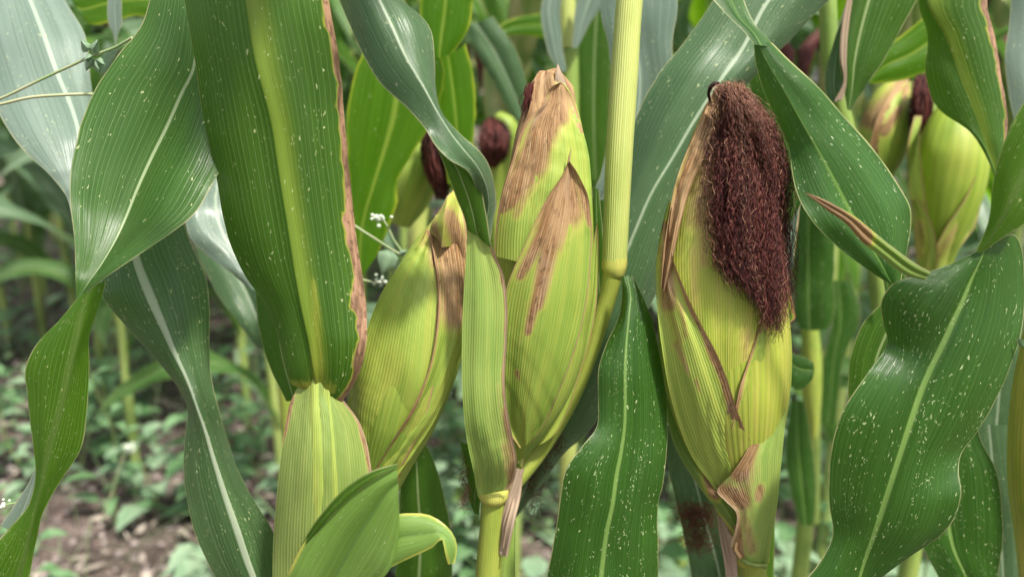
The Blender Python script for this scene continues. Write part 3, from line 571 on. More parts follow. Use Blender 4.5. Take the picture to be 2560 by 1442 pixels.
EBs = Ear([(1206, 540, 62, .402), (1206, 640, 68, .402), (1210, 760, 74, .402), (1210, 900, 76, .402), (1214, 1000, 76, .402), (1226, 1090, 74, .405), (1236, 1160, 64, .410), (1238, 1215, 47, .417), (1236, 1260, 38, .42)], flat=.62)
def f(m):
    husk(m, EBs, [(1196, 1238, 1271, 1224), (1190, 1215, 1284, 1200), (1184, 1180, 1291, 1150), (1171, 1120, 1283, 1100), (1161, 1050, 1268, 1020), (1155, 950, 1262, 950), (1155, 850, 1267, 850), (1158, 760, 1268, 760), (1162, 690, 1258, 685), (1165, 640, 1243, 648), (1167, 600, 1232, 622), (1168, 562, 1222, 606)],
         off=.001, nu=34, rib=.0014, lift=.0015, seed=23, edges='R', margins=[(1, [(0, .002), (.1, .004), (.2, .0032), (.35, .0018), (.6, .0016), (.8, .002), (.9, .0022), (1, .0008)])], caps=[(1262, 1110, 1278, 1190, 14, 18, .6), (1244, 960, 1262, 1100, 6, 10, .4)])
part('leaf_sheath', f, M['sheath'], B, 'sheath clasping the middle ear, with a dry grey-brown edge')
def f(m):
    # the narrow lower half of the blade, seen from below
    leaf(m, [(1168, 572, 1194, 590, 1230, 618, .391, 0, .001), (1166, 562, 1190, 576, 1226, 600, .390, 0, .001), (1157, 535, 1184, 545, 1220, 560, .388, 0, .002), (1143, 500, 1172, 500, 1212, 510, .385, 0, .003), (1126, 455, 1156, 456, 1203, 470, .381, 0, .004), (1108, 410, 1136, 412, 1185, 432, .379, 0, .004), (1092, 372, 1112, 380, 1150, 405, .379, 0, .0), (1080, 345, 1090, 350, 1105, 365, .380, 0, 0)], nu=18, bl=.1, br=.12, seed=24, mi=1, nveins=18)
    # the blade turned over, running up to the left
    leaf(m, [(1212, 608, 1218, 612, 1226, 616, .394, 0, .004), (1202, 560, 1216, 560, 1232, 556, .394, 0, .004), (1199, 510, 1222, 510, 1240, 508, .391, 0, .006), (1188, 465, 1214, 462, 1230, 452, .384, -.002, .008), (1165, 428, 1192, 418, 1212, 408, .377, -.004, .010), (1120, 402, 1160, 380, 1188, 374, .372, -.006, .010), (1086, 366, 1124, 335, 1148, 335, .371, -.003, .012), (1062, 326, 1094, 285, 1110, 285, .372, .0, .014),
             (1018, 272, 1060, 220, 1092, 215, .375, .004, .018), (952, 210, 1014, 140, 1086, 145, .379, .008, .02), (905, 132, 980, 65, 1078, 78, .384, .012, .022), (872, 62, 955, 12, 1052, 38, .389, .014, .022), (842, -10, 925, -50, 1000, -10, .395, .016, .022), (815, -80, 890, -110, 960, -90, .40, .02, .022)],
         nu=34, bl=.1, br=.1, seed=25, nveins=26, rip=.003, ripw=.04)
part('leaf', f, [M['blue'], M['deep']], B, 'blade folding over above the clasping sheath')
EB = Ear([(1392, 172, 6, .438), (1385, 195, 40, .436), (1378, 250, 62, .434), (1374, 330, 84, .431), (1372, 430, 102, .429), (1366, 540, 116, .428), (1360, 660, 122, .428), (1353, 780, 122, .428), (1343, 880, 114, .428), (1328, 970, 96, .428), (1312, 1050, 66, .428), (1300, 1110, 36, .428), (1292, 1150, 20, .43)], flat=.92)
cb = [(1345, 185, 1330, 300, 40, 42, .9), (1395, 180, 1425, 250, 30, 20, 1.), (1325, 300, 1268, 500, 40, 26, .9), (1380, 200, 1400, 330, 26, 30, .9), (1400, 300, 1330, 420, 24, 30, .6)]
def f(m):
    EB.body(m, seed=4, caps=cb, nrib=56)
eb = part('corn_ear', f, M['husk'], B, 'upright middle ear in brown-tipped green husks')
def f(m):   # tall inner husk with the straw lip
    husk(m, EB, [(1240, 560, 1478, 640), (1250, 500, 1479, 540), (1266, 440, 1478, 450), (1284, 390, 1470, 380), (1302, 330, 1452, 310), (1318, 290, 1434, 250), (1328, 250, 1415, 215), (1334, 215, 1400, 200), (1340, 188, 1393, 186), (1350, 177, 1386, 178)], off=.0018, nu=30, seed=31, edges='',
         caps=[(1345, 185, 1345, 260, 60, 60, 1.), (1330, 280, 1262, 520, 44, 22, .95), (1372, 280, 1310, 440, 30, 22, .8)])
part('husk_leaf', f, M['husk'], eb)
def f(m):   # broad husk whose rolled pale edge runs from the tip down to the left
    husk(m, EB, [(1236, 640, 1482, 700), (1238, 590, 1481, 620), (1248, 520, 1480, 530), (1264, 455, 1478, 450), (1284, 392, 1471, 382), (1304, 330, 1453, 312), (1330, 288, 1440, 268), (1356, 262, 1428, 240), (1366, 232, 1420, 226), (1388, 212, 1410, 212), (1402, 206, 1404, 207)], off=.0034, nu=34, seed=33, rib=.0016, edges='L',
         caps=[(1400, 215, 1395, 290, 36, 34, 1.), (1375, 280, 1330, 400, 46, 42, 1.), (1330, 400, 1272, 500, 50, 30, 1.), (1262, 470, 1255, 520, 30, 18, .9), (1425, 240, 1455, 330, 14, 10, .8), (1340, 430, 1290, 540, 22, 14, .6)], margins=[(0, [(0, 0), (.3, .001), (1, .0018)])])
part('husk_leaf', f, M['husk'], eb, 'brown scorched husk with a torn rolled edge')
def f(m):   # pale horn at the very tip
    leaf(m, [(1398, 240, 1410, 242, 1424, 246, .424, 0, 0.004), (1388, 210, 1400, 208, 1415, 208, .424, 0, .004), (1388, 190, 1397, 186, 1406, 186, .424, 0, .003), (1393, 160, 1394, 160, 1395, 160, .426, 0, 0)], nu=8, bl=.15, br=.15, seed=34)
part('husk_leaf', f, M['drystrip'], eb)
def f(m):   # front husk with the dagger tip
    husk(m, EB, [(1300, 1120, 1330, 1105), (1262, 1060, 1362, 1060), (1250, 980, 1398, 980), (1248, 880, 1436, 880), (1256, 780, 1462, 780), (1268, 715, 1472, 715), (1288, 662, 1478, 640), (1308, 620, 1480, 575), (1330, 570, 1476, 530), (1350, 528, 1470, 490), (1374, 484, 1455, 455), (1398, 450, 1440, 426), (1412, 425, 1427, 408), (1420, 404, 1423, 402)],
         off=.0052, nu=36, seed=35, rib=.0016, lift=.002, caps=[(1418, 405, 1408, 520, 26, 62, 1.), (1400, 500, 1370, 600, 62, 44, 1.), (1370, 560, 1300, 690, 26, 14, .9), (1372, 620, 1345, 760, 30, 20, .9), (1342, 740, 1320, 830, 17, 12, .82), (1455, 470, 1476, 560, 18, 10, .9), (1292, 930, 1296, 945, 8, 5, .8), (1318, 760, 1300, 860, 12, 8, .3)])
    w = P([1421, 1424, 1428], [408, 390, 372], .404); m.tube(w, np.array([3, 2, .6]) * pxm(.41), k=5, dry=1.0)
part('husk_leaf', f, M['husk'], eb, 'pointed front husk with a fan of brown')
def f(m):   # sliver behind the right side
    leaf(m, [(1296, 1132, 1300, 1128, 1306, 1122, .430, 0, 0), (1338, 1106, 1352, 1104, 1366, 1104, .428, 0, 0), (1380, 1040, 1396, 1040, 1412, 1044, .43, 0, 0), (1420, 930, 1434, 932, 1450, 934, .433, 0, 0), (1452, 820, 1466, 822, 1480, 824, .436, 0, 0), (1470, 720, 1482, 720, 1494, 722, .438, 0, 0), (1476, 650, 1486, 648, 1498, 645, .440, 0, 0), (1484, 600, 1490, 600, 1497, 598, .441, 0, 0), (1492, 558, 1493, 558, 1494, 558, .442, 0, 0)], nu=10, bl=.35, br=.35, seed=36, nveins=6, mi=0)
part('husk_leaf', f, M['husk'], eb)
def f(m):   # small node shard below the ear
    leaf(m, [(1290, 1155, 1300, 1160, 1306, 1170, .424, 0, 0), (1296, 1120, 1310, 1125, 1318, 1130, .424, 0, 0), (1312, 1105, 1325, 1108, 1340, 1110, .424, 0, 0)], nu=6, seed=37)
part('husk_leaf', f, M['collar'], eb)
def f(m):
    for k in range(3):
        leaf(m, [(1240 + 8 * k, 1392 - 12 * k, 1246 + 8 * k, 1390, 1254 + 8 * k, 1388, .422 - .003 * k, 0, 0), (1252 + 8 * k, 1300, 1262 + 8 * k, 1300, 1272 + 8 * k, 1300, .420 - .003 * k, 0, 0), (1272 + 6 * k, 1230, 1282 + 6 * k, 1232, 1292 + 6 * k, 1232, .42, 0, 0), (1290, 1170, 1300, 1172, 1312 - 2 * k, 1170, .421, 0, 0)], nu=8, bl=.3 - .3 * k, br=.25, seed=38 + k, nveins=5)
part('dry_husk', f, M['drystrip'], B)
def f(m):   # the long blade that passes behind the stem and the two right-hand ears
    leaf(m, [(1870, -130, 2020, -110, 2200, -110, .56, .02, .02), (1790, -10, 1915, 10, 2078, -5, .55, .02, .02), (1722, 90, 1855, 125, 1990, 85, .54, .02, .02), (1650, 180, 1800, 205, 1905, 172, .53, .02, .02), (1600, 275, 1738, 300, 1850, 240, .525, .02, .02), (1560, 400, 1682, 395, 1790, 340, .52, .02, .02), (1535, 500, 1630, 480, 1740, 450, .515, .02, .02), (1490, 610, 1590, 570, 1700, 560, .51, .02, .02),
             (1470, 720, 1545, 680, 1660, 690, .505, .02, .02), (1440, 820, 1500, 800, 1605, 800, .50, .02, .02), (1390, 920, 1450, 915, 1545, 930, .495, .02, .02), (1340, 1030, 1398, 1030, 1478, 1065, .49, .015, .015), (1300, 1140, 1345, 1140, 1410, 1135, .485, .01, .015), (1262, 1250, 1300, 1250, 1345, 1225, .48, .0, .01), (1252, 1335, 1256, 1335, 1262, 1330, .475, 0, 0)],
         nu=36, bl=.1, br=.12, rip=.003, ripw=.08, seed=41, nveins=28)
part('leaf', f, M['blue'], B, 'long bluish blade slanting behind the stem')
def f(m):
    leaf(m, [(1150, 1100, 1170, 1110, 1200, 1120, .45, 0, 0), (1166, 1200, 1190, 1210, 1215, 1210, .45, 0, 0), (1172, 1250, 1186, 1255, 1200, 1262, .45, 0, 0), (1185, 1282, 1192, 1284, 1199, 1286, .45, 0, 0)], nu=10, seed=42)
part('leaf', f, M['deep'], B)
def f(m):
    leaf(m, [(1482, 468, 1490, 470, 1498, 476, .47, 0, 0), (1478, 540, 1492, 545, 1505, 560, .468, 0, 0), (1480, 640, 1495, 645, 1512, 650, .466, 0, 0), (1470, 760, 1500, 760, 1530, 760, .464, 0, 0)], nu=8, seed=43)
    leaf(m, [(1520, -120, 1590, -120, 1700, -120, .60, 0, 0), (1502, 40, 1575, 40, 1690, 40, .60, 0, 0), (1520, 110, 1590, 110, 1680, 120, .60, 0, 0), (1530, 200, 1600, 200, 1690, 200, .60, 0, 0), (1522, 330, 1585, 330, 1660, 330, .60, 0, 0), (1498, 440, 1550, 440, 1600, 440, .6, 0, 0), (1484, 480, 1500, 500, 1560, 500, .6, 0, 0)], nu=16, seed=44, rip=.003, mi=1)
part('leaf', f, [M['deep'], M['pale']], B, split=True)

# =================================================================== PLANT C: right ear with the big beard
Cc = thing('corn_plant', foot(1880, 1442, .44), 'corn plant carrying the right-hand ear with a long dark red beard of silk', 'corn plant')
def f(m):
    w, r = pl([(1884, 1395, .436, 34), (1882, 1440, .438, 36), (1880, 1500, .44, 38)]); m.tube(w, r, k=24); stalk_down(m, 1880, 1490, .44, 38)
    w, r = pl([(1880, 1500, .46, 38), (1880, 1100, .48, 36), (1870, 700, .49, 34), (1850, 420, .49, 24)]); m.tube(w, r, k=20)
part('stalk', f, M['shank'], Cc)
EC = Ear([(1802, 222, 12, .436), (1800, 262, 34, .434), (1800, 330, 66, .430), (1802, 430, 100, .427), (1804, 540, 128, .425), (1806, 660, 148, .423), (1808, 780, 158, .422), (1812, 880, 160, .422), (1818, 980, 150, .422), (1828, 1080, 126, .424), (1840, 1170, 98, .427), (1856, 1250, 72, .430), (1870, 1330, 54, .432), (1880, 1400, 42, .434)], flat=.85)
def f(m): EC.body(m, seed=6, nrib=64, caps=[(1800, 230, 1740, 420, 30, 60, .9), (1760, 420, 1765, 560, 40, 40, .7)])
ec = part('corn_ear', f, M['huskin'], Cc, 'fat upright ear of yellow-green husks under the silk beard')
def f(m):   # yellow central husk
    husk(m, EC, [(1790, 1200, 1880, 1150), (1740, 1060, 1900, 1060), (1700, 900, 1925, 930), (1680, 760, 1945, 800), (1672, 660, 1950, 700), (1680, 560, 1935, 600), (1700, 470, 1915, 500), (1722, 400, 1890, 400), (1745, 340, 1865, 330), (1768, 290, 1840, 280), (1782, 250, 1825, 250)], off=.0014, nu=36, seed=51, rib=.0015, edges='',
         caps=[(1800, 240, 1765, 350, 30, 55, .8), (1775, 330, 1755, 540, 40, 46, .66), (1730, 620, 1735, 760, 12, 10, .4), (1900, 860, 1880, 1000, 20, 26, .36), (1690, 480, 1740, 330, 14, 12, .8), (1870, 840, 1880, 960, 26, 20, .42), (1765, 560, 1760, 660, 26, 14, .5)])
part('husk_leaf', f, M['huskin'], ec)
def f(m):   # right inner husk, edge from (1905,790) down to the left
    husk(m, EC, [(1815, 1215, 1930, 1180), (1822, 1120, 1945, 1080), (1836, 1040, 1956, 980), (1852, 960, 1962, 880), (1872, 900, 1955, 820), (1888, 850, 1948, 770), (1902, 800, 1945, 720), (1910, 770, 1935, 690)], off=.003, nu=20, seed=53, edges='L', caps=[(1908, 780, 1900, 830, 10, 8, .7)], margins=[(0, [(0, .003), (.3, .0028), (.7, .0022), (1, .003)])])
part('husk_leaf', f, M['husk'], ec)
def f(m):   # left outer husk: brown right margin runs from (1668,600) to (1885,1120)
    husk(m, EC, [(1800, 1245, 1842, 1200), (1775, 1205, 1882, 1130), (1735, 1150, 1862, 1075), (1700, 1070, 1838, 1010), (1674, 980, 1815, 940), (1658, 890, 1790, 880), (1646, 800, 1758, 820), (1640, 730, 1728, 760), (1640, 660, 1702, 700), (1648, 600, 1682, 645), (1660, 545, 1672, 590), (1672, 500, 1680, 520)], off=.0045, nu=30, seed=55, rib=.0016, edges='R', lift=.0015,
         caps=[(1664, 620, 1672, 760, 20, 26, .8), (1700, 760, 1716, 840, 8, 8, .6), (1690, 860, 1720, 930, 14, 6, .62), (1672, 780, 1700, 850, 14, 16, .5), (1740, 950, 1750, 980, 6, 4, .7), (1660, 560, 1668, 640, 12, 10, .8), (1840, 1010, 1880, 1120, 20, 34, .5)], margins=[(1, [(0, .002), (.08, .0075), (.25, .0065), (.5, .0045), (.75, .0026), (1, .003)])])
part('husk_leaf', f, M['husk'], ec, 'outer left husk edged with a dry brown strip')
def f(m):   # straw strip down the left flank
    husk(m, EC, [(1652, 720, 1662, 730), (1660, 620, 1684, 640), (1672, 540, 1704, 550), (1688, 460, 1728, 466), (1712, 390, 1758, 396), (1744, 320, 1782, 324), (1770, 260, 1796, 262), (1784, 226, 1802, 222)], off=.0058, nu=14, seed=57, caps=[(1660, 700, 1790, 230, 40, 40, 1.)])
part('husk_leaf', f, M['husk'], ec)
def f(m):   # lower left dry band hugging the base
    leaf(m, [(1642, 745, 1646, 750, 1650, 760, .432, 0, 0), (1646, 850, 1653, 850, 1660, 850, .431, 0, 0), (1655, 960, 1666, 960, 1678, 960, .430, 0, 0), (1668, 1050, 1685, 1045, 1702, 1042, .426, 0, 0), (1690, 1125, 1712, 1112, 1735, 1102, .421, 0, -.002), (1730, 1192, 1752, 1170, 1776, 1152, .416, 0, -.002), (1775, 1252, 1795, 1225, 1815, 1205, .412, .001, -.001), (1815, 1300, 1828, 1275, 1840, 1250, .411, .001, 0), (1842, 1338, 1847, 1322, 1852, 1308, .412, 0, 0)],
         nu=14, bl=.25, br=.2, seed=59, nveins=10, caps=[(1650, 760, 1790, 1225, 26, 26, .8), (1700, 1000, 1800, 1190, 12, 12, .9)], mi=0)
part('husk_leaf', f, M['rolled'], ec)
def f(m):   # outer sheath on the right, grey-brown torn edge crossing the ear's foot
    e2 = Ear([(1945, 800, 30, .430), (1930, 950, 60, .425), (1905, 1080, 90, .420), (1880, 1180, 96, .418), (1870, 1260, 84, .418), (1872, 1340, 64, .420), (1880, 1430, 44, .424)], flat=.8)
    husk(m, e2, [(1846, 1396, 1916, 1424), (1828, 1368, 1924, 1385), (1838, 1325, 1932, 1330), (1842, 1285, 1942, 1270), (1812, 1250, 1950, 1190), (1793, 1226, 1957, 1120), (1835, 1175, 1964, 1040), (1872, 1115, 1968, 960), (1898, 1045, 1966, 900), (1915, 975, 1958, 860), (1928, 915, 1950, 830), (1938, 865, 1944, 810)],
         off=.004, nu=34, rib=.0015, lift=.001, seed=61, edges='L', caps=[(1812, 1235, 1850, 1250, 34, 34, .95), (1850, 1180, 1905, 1050, 34, 14, .95), (1905, 1050, 1935, 900, 12, 6, .8), (1900, 1220, 1896, 1245, 16, 14, .8), (1838, 1300, 1850, 1390, 16, 14, 1.), (1862, 1300, 1878, 1370, 18, 22, .62), (1870, 1170, 1850, 1290, 36, 26, .6)])
part('leaf_sheath', f, M['sheath'], Cc, 'outer sheath with a torn grey-brown edge at the foot of the ear')
def f(m):
    w, r = pl([(1845, 1388, .415, 5), (1862, 1402, .410, 7), (1885, 1412, .408, 6), (1915, 1412, .412, 5)]); m.tube(w, r, k=8)
    w, r = pl([(1836, 1310, .411, 5), (1846, 1342, .409, 5), (1838, 1372, .409, 6), (1850, 1392, .409, 6)]); m.tube(w, r, k=8, dry=1.0)
part('leaf_collar', f, M['sheathA'], Cc)
def f(m):
    for k in range(2):
        leaf(m, [(1792 + 6 * k, 1288, 1800, 1290, 1806 + 4 * k, 1296, .43 - .004 * k, 0, 0), (1800 + 8 * k, 1350, 1812 + 5 * k, 1350, 1832 + 6 * k, 1352, .427 - .004 * k, 0, 0), (1812 + 8 * k, 1420, 1824 + 5 * k, 1420, 1840 + 4 * k, 1420, .426, 0, 0), (1814, 1500, 1830, 1500, 1846, 1500, .426, 0, 0)], nu=8, bl=.3, br=-.2 + .4 * k, seed=63 + k, nveins=5)
part('dry_husk', f, M['drystrip'], Cc)
# the hanging flecked blade between the two ears
def f(m):
    leaf(m, [(1552, 690, 1566, 690, 1582, 690, .425, 0, 0), (1556, 730, 1576, 730, 1604, 735, .418, .004, .004), (1548, 790, 1572, 790, 1632, 800, .410, .008, .006), (1520, 850, 1565, 860, 1650, 870, .404, .010, .01), (1496, 915, 1562, 930, 1662, 940, .400, .008, .012), (1493, 1000, 1562, 1010, 1668, 1020, .398, .006, .012), (1490, 1062, 1560, 1070, 1670, 1080, .396, .004, .012), (1455, 1112, 1552, 1130, 1668, 1145, .394, -.002, .010),
             (1416, 1170, 1540, 1190, 1660, 1210, .392, -.004, .010), (1402, 1240, 1530, 1260, 1646, 1275, .390, -.001, .012), (1390, 1310, 1518, 1320, 1646, 1340, .389, .002, .012), (1374, 1390, 1508, 1400, 1648, 1400, .388, .004, .012), (1358, 1500, 1496, 1500, 1652, 1500, .387, .006, .012)],
         nu=40, bl=.12, br=.12, rip=.004, ripw=.05, seed=71, nveins=24, und=.0022)
part('leaf', f, M['speck'], Cc, 'hanging flecked blade between the middle and the right ear')
def f(m):
    leaf(m, [(1655, 1060, 1700, 1060, 1800, 1060, .485, 0, 0), (1666, 1150, 1722, 1150, 1800, 1150, .483, 0, 0), (1682, 1230, 1745, 1230, 1820, 1230, .48, 0, .0), (1702, 1310, 1765, 1310, 1845, 1310, .478, 0, 0), (1722, 1400, 1790, 1400, 1880, 1400, .475, 0, 0), (1740, 1500, 1810, 1500, 1900, 1500, .473, 0, 0)], nu=20, seed=72, nveins=20)
part('leaf', f, M['blue'], Cc)
def f(m):
    leaf(m, [(1900, 1200, 1915, 1200, 1930, 1200, .50, 0, 0), (1905, 1300, 1920, 1300, 1938, 1300, .50, 0, 0), (1905, 1400, 1920, 1400, 1936, 1400, .50, 0, 0), (1900, 1500, 1916, 1500, 1936, 1500, .50, 0, 0)], nu=8, seed=73)
    leaf(m, [(1940, 730, 1955, 720, 1968, 700, .46, 0, 0), (1938, 770, 1958, 765, 1982, 755, .46, 0, 0), (1945, 805, 1965, 803, 1986, 798, .458, 0, 0), (1952, 820, 1962, 815, 1975, 806, .457, 0, 0)], nu=8, seed=74, margins=[(1, [(0, .0015), (1, .0015)])])
part('leaf', f, M['light'], Cc, split=True)

def f(m):
    leaf(m, [(1790, 60, 1850, 50, 1930, 40, .60, 0, 0), (1800, 230, 1870, 220, 1960, 200, .60, 0, 0), (1830, 320, 1900, 320, 1985, 310, .60, 0, 0), (1860, 430, 1925, 430, 1990, 430, .60, 0, 0), (1890, 560, 1935, 560, 1985, 560, .60, 0, 0)], nu=16, seed=75)
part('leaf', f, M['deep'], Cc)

# silk ------------------------------------------------------------------
def strands(m, paths, rad=.00013, rnd=None, dry0=0.0):
    for i, w in enumerate(paths):
        n = len(w); r = np.full(n, rad) * np.linspace(1, .7, n); rv = (rnd[i] if rnd is not None else random.random())
        d = np.zeros((n, 3)); d[:, :] = np.linspace(1, 0, n)[:, None] ** 6 * dry0
        m.tube(w, r, k=3, rnd=rv, cap=False, dry=d)
def silk_beard(m, ear, N, left, right, bottom, root, Dfront, seed, amp=8.5):
    """left/right: (y, x) envelopes; bottom: (w, ymax); root: (x0, x1, y) where the strands leave the husk"""
    rs = np.random.RandomState(seed); lf = np.array(left, float); rt = np.array(right, float); bt = np.array(bottom, float); paths = []; rnd = []
    nl = 60; lock = np.linspace(0, 1, nl); lph = rs.rand(nl, 8) * 6.28
    for i in range(N):
        li = rs.randint(nl); w = np.clip(lock[li] + rs.randn() * (.02 if rs.rand() < .85 else .08), -.07, 1.07); lay = rs.rand() ** .7
        x0 = root[0] + (root[1] - root[0]) * np.clip(w + rs.randn() * .12, 0, 1); y0 = root[2] + rs.randn() * 7 - 6 * math.sin(w * 3.1)
        y1 = np.interp(w, bt[:, 0], bt[:, 1]) + 16 * math.sin(lph[li, 6]) - abs(rs.randn()) * 62 - (rs.rand() < .3) * rs.rand() * 300
        y1 = max(y1, y0 + 60); n = int(max(24, (y1 - y0) / 3.6)); t = np.linspace(0, 1, n)
        up = 26 * (.4 + rs.rand()) * (1 if w > .25 else .6)
        y = y0 + (y1 - y0) * t - up * np.sin(np.clip(t * 6, 0, 1) * math.pi) * (t < 1 / 6)
        wl = w + .03 * np.sin(t * 5 + lph[li, 4]) * math.sin(lph[li, 3])
        tx = np.interp(y, lf[:, 0], lf[:, 1]) * (1 - wl) + np.interp(y, rt[:, 0], rt[:, 1]) * wl
        bl = smooth(0, .10 + .06 * w, t); x = x0 * (1 - bl) + tx * bl
        w1, w2 = 40 + 60 * rs.rand(), 18 + 16 * rs.rand(); p = rs.rand(4) * 6.28; g = smooth(0, .1, t)   # wavelengths, pixels
        a = amp * (.5 + .8 * rs.rand())
        ph = 6.28 * y / w1 + 2.2 * n1(y / 70, i); ph2 = 6.28 * y / w2 + 2.5 * n1(y / 40, i + 5)
        x = x + g * (a * .55 * np.sin(ph + p[0] * .5 + lph[li, 0]) + a * .15 * np.sin(ph2 + p[1]) + 17 * n1(y / 90, i) * (.3 + t))
        dy = g * (a * .22 * np.sin(ph2 + p[2]) + a * .3 * np.sin(ph + p[3]))
        thick = (.003 + .009 * np.interp(t, [0, .12, .5, 1], [.1, 1, .9, .4]))
        base = np.minimum(ear.surf(x, y, .0065), Dfront + .012)
        lump = 1 + .35 * math.sin(lph[li, 7])
        D = base - thick * lay * lump * np.sqrt(np.clip(1 - (2 * w - 1) ** 2, .15, 1)) - .0016 * np.sin(ph2 + p[3]) * g
        paths.append(P(x, y + dy, D)); rnd.append(np.clip(.12 + .6 * rs.rand() + .25 * math.sin(lph[li, 5]) + (.6 if rs.rand() < .06 else 0), 0, 1))
    strands(m, paths, rad=.00013, rnd=rnd, dry0=.85)
def silk_knob(m, px, N, seed, rad=.0004):
    """a short thick clump: px rows x, y, D, radius px"""
    rs = np.random.RandomState(seed); S = np.asarray(px, float); q = catmull(S[:, [0, 1, 0, 1, 2, 3]], 24)
    for i in range(N):
        a = rs.rand() * 6.28; k = rs.rand() ** .4; w = q[:, 5] * (k + .25 * n1(np.arange(24) / 4., i)); s0 = rs.randint(0, 8); s1 = 24 - rs.randint(0, 8)
        x = q[:, 0] + w * math.cos(a) + 3 * n1(np.arange(24) / 2., i + 40); D = q[:, 4] - w * math.sin(a) * pxm(q[:, 4])
        m.tube(P(x, q[:, 1], D)[s0:s1], rad, k=3, rnd=rs.rand() * .8, cap=False)
random.seed(3)
def f(m):
    silk_beard(m, EC, 820, [(200, 1806), (250, 1806), (320, 1802), (420, 1794), (520, 1788), (600, 1792), (660, 1792), (700, 1822), (760, 1862), (860, 1895)],
               [(200, 1850), (240, 1880), (300, 1925), (380, 1956), (450, 1972), (560, 1970), (650, 1978), (720, 1972), (780, 1960), (850, 1955)],
               [(0, 710), (.12, 745), (.3, 780), (.5, 808), (.7, 838), (.85, 856), (1, 755)], (1790, 1862, 226), .400, 11)
def f2(m):
    f(m)
    silk_beard(m, EC, 110, [(200, 1784), (300, 1768), (420, 1752), (520, 1750), (620, 1768), (700, 1800), (780, 1850), (860, 1880)], [(200, 1856), (240, 1892), (300, 1940), (380, 1968), (450, 1984), (560, 1986), (650, 1996), (720, 1996), (780, 1975), (860, 1962)],
               [(0, 720), (.3, 780), (.6, 850), (1, 820)], (1790, 1862, 226), .402, 12, amp=17)
part('silk', f2, M['silk'], ec, 'long dark red tangled beard of silk')
def f(m):
    w, r = pl([(1778, 262, .425, 3), (1772, 232, .42, 4), (1780, 214, .418, 5), (1794, 209, .418, 4.5), (1802, 217, .419, 4), (1803, 226, .42, 2)]); m.tube(w, r, k=6, rnd=.02)
    rs = np.random.RandomState(4)
    for i in range(34):
        x, y = 1780 + rs.rand() * 75, 240 + rs.randn() * 8; a = -1.6 + rs.randn() * .6; c = rs.randn() * .25; p = [(x, y)]
        for k in range(9): x += 4.5 * math.cos(a); y += 4.5 * math.sin(a) ; a += c; p.append((x, y))
        p = np.array(p); m.tube(P(p[:, 0], p[:, 1], .418 + rs.randn() * .004), .00013, k=3, rnd=rs.rand() * .6, cap=False)
part('silk', f, M['silk'], ec)
def f(m):
    rs = np.random.RandomState(8); pa = []; rn = []
    for i in range(90):
        y = np.linspace(205 + rs.rand() * 20, 265 + rs.rand() * 55, 26); x = 1334 - (y - 200) * .12 + 6 * np.sin(y / 11 + rs.rand() * 6) + rs.randn() * 5 - 7 * np.sin((y - 200) / 100 * 3); pa.append(P(x, y, .43 + rs.randn() * .004)); rn.append(.4 + .35 * rs.rand())
    strands(m, pa, .00022, rn)
part('silk', f, M['silk'], eb, 'small tuft of rust-red silk beside the brown tip')

def tuft(name, label, spots, N, seed, mat, hang=0.0, amp=18, rad=.00012):
    p = P(*spots[0][:3]); t = thing(name, (float(p[0]), float(p[1]), float(p[2])), label, 'silk tuft')
    def f(m):
        rs = np.random.RandomState(seed); pa = []
        for i in range(N):
            (cx, cy, D, sx, sy) = spots[rs.randint(len(spots))]; x = cx + rs.randn() * sx * .5; y = cy + rs.randn() * sy * .5; a = rs.rand() * 6.28; q = []
            for k in range(26): q.append((x, y)); a += rs.randn() * .75; x += 4 * math.cos(a); y += 4 * math.sin(a) + hang
            q = np.array(q); cl = np.hypot((q[:, 0] - cx) / (sx * 1.3), (q[:, 1] - cy) / (sy * 1.3)); q = q[:max(5, int((cl < 1.15).sum()))]
            pa.append(P(q[:, 0], q[:, 1], D - .004 + rs.randn(len(q)).cumsum() * .0003))
        strands(m, pa, rad)
    part('silk_strands', f, mat, t); return t
tuft('silk_tuft', 'rust-red tuft of fallen silk lying on the flecked leaf left of the right ear\'s foot', [(1720, 1285, .470, 38, 22), (1765, 1290, .468, 36, 26), (1745, 1345, .468, 32, 30)], 320, 5, M['silkdry'])
tuft('silk_tuft', 'dark tangle of silk caught on the leaf below the middle ear', [(1385, 1105, .462, 22, 24), (1355, 1150, .462, 22, 26), (1325, 1190, .462, 18, 24), (1335, 1250, .462, 16, 40)], 190, 6, M['silk'], hang=.5)
tuft('silk_tuft', 'thin dark silk shreds hanging left of the middle plant\'s lowest joint', [(1160, 1180, .445, 9, 40), (1162, 1240, .445, 9, 40)], 70, 7, M['silk'], hang=.8)
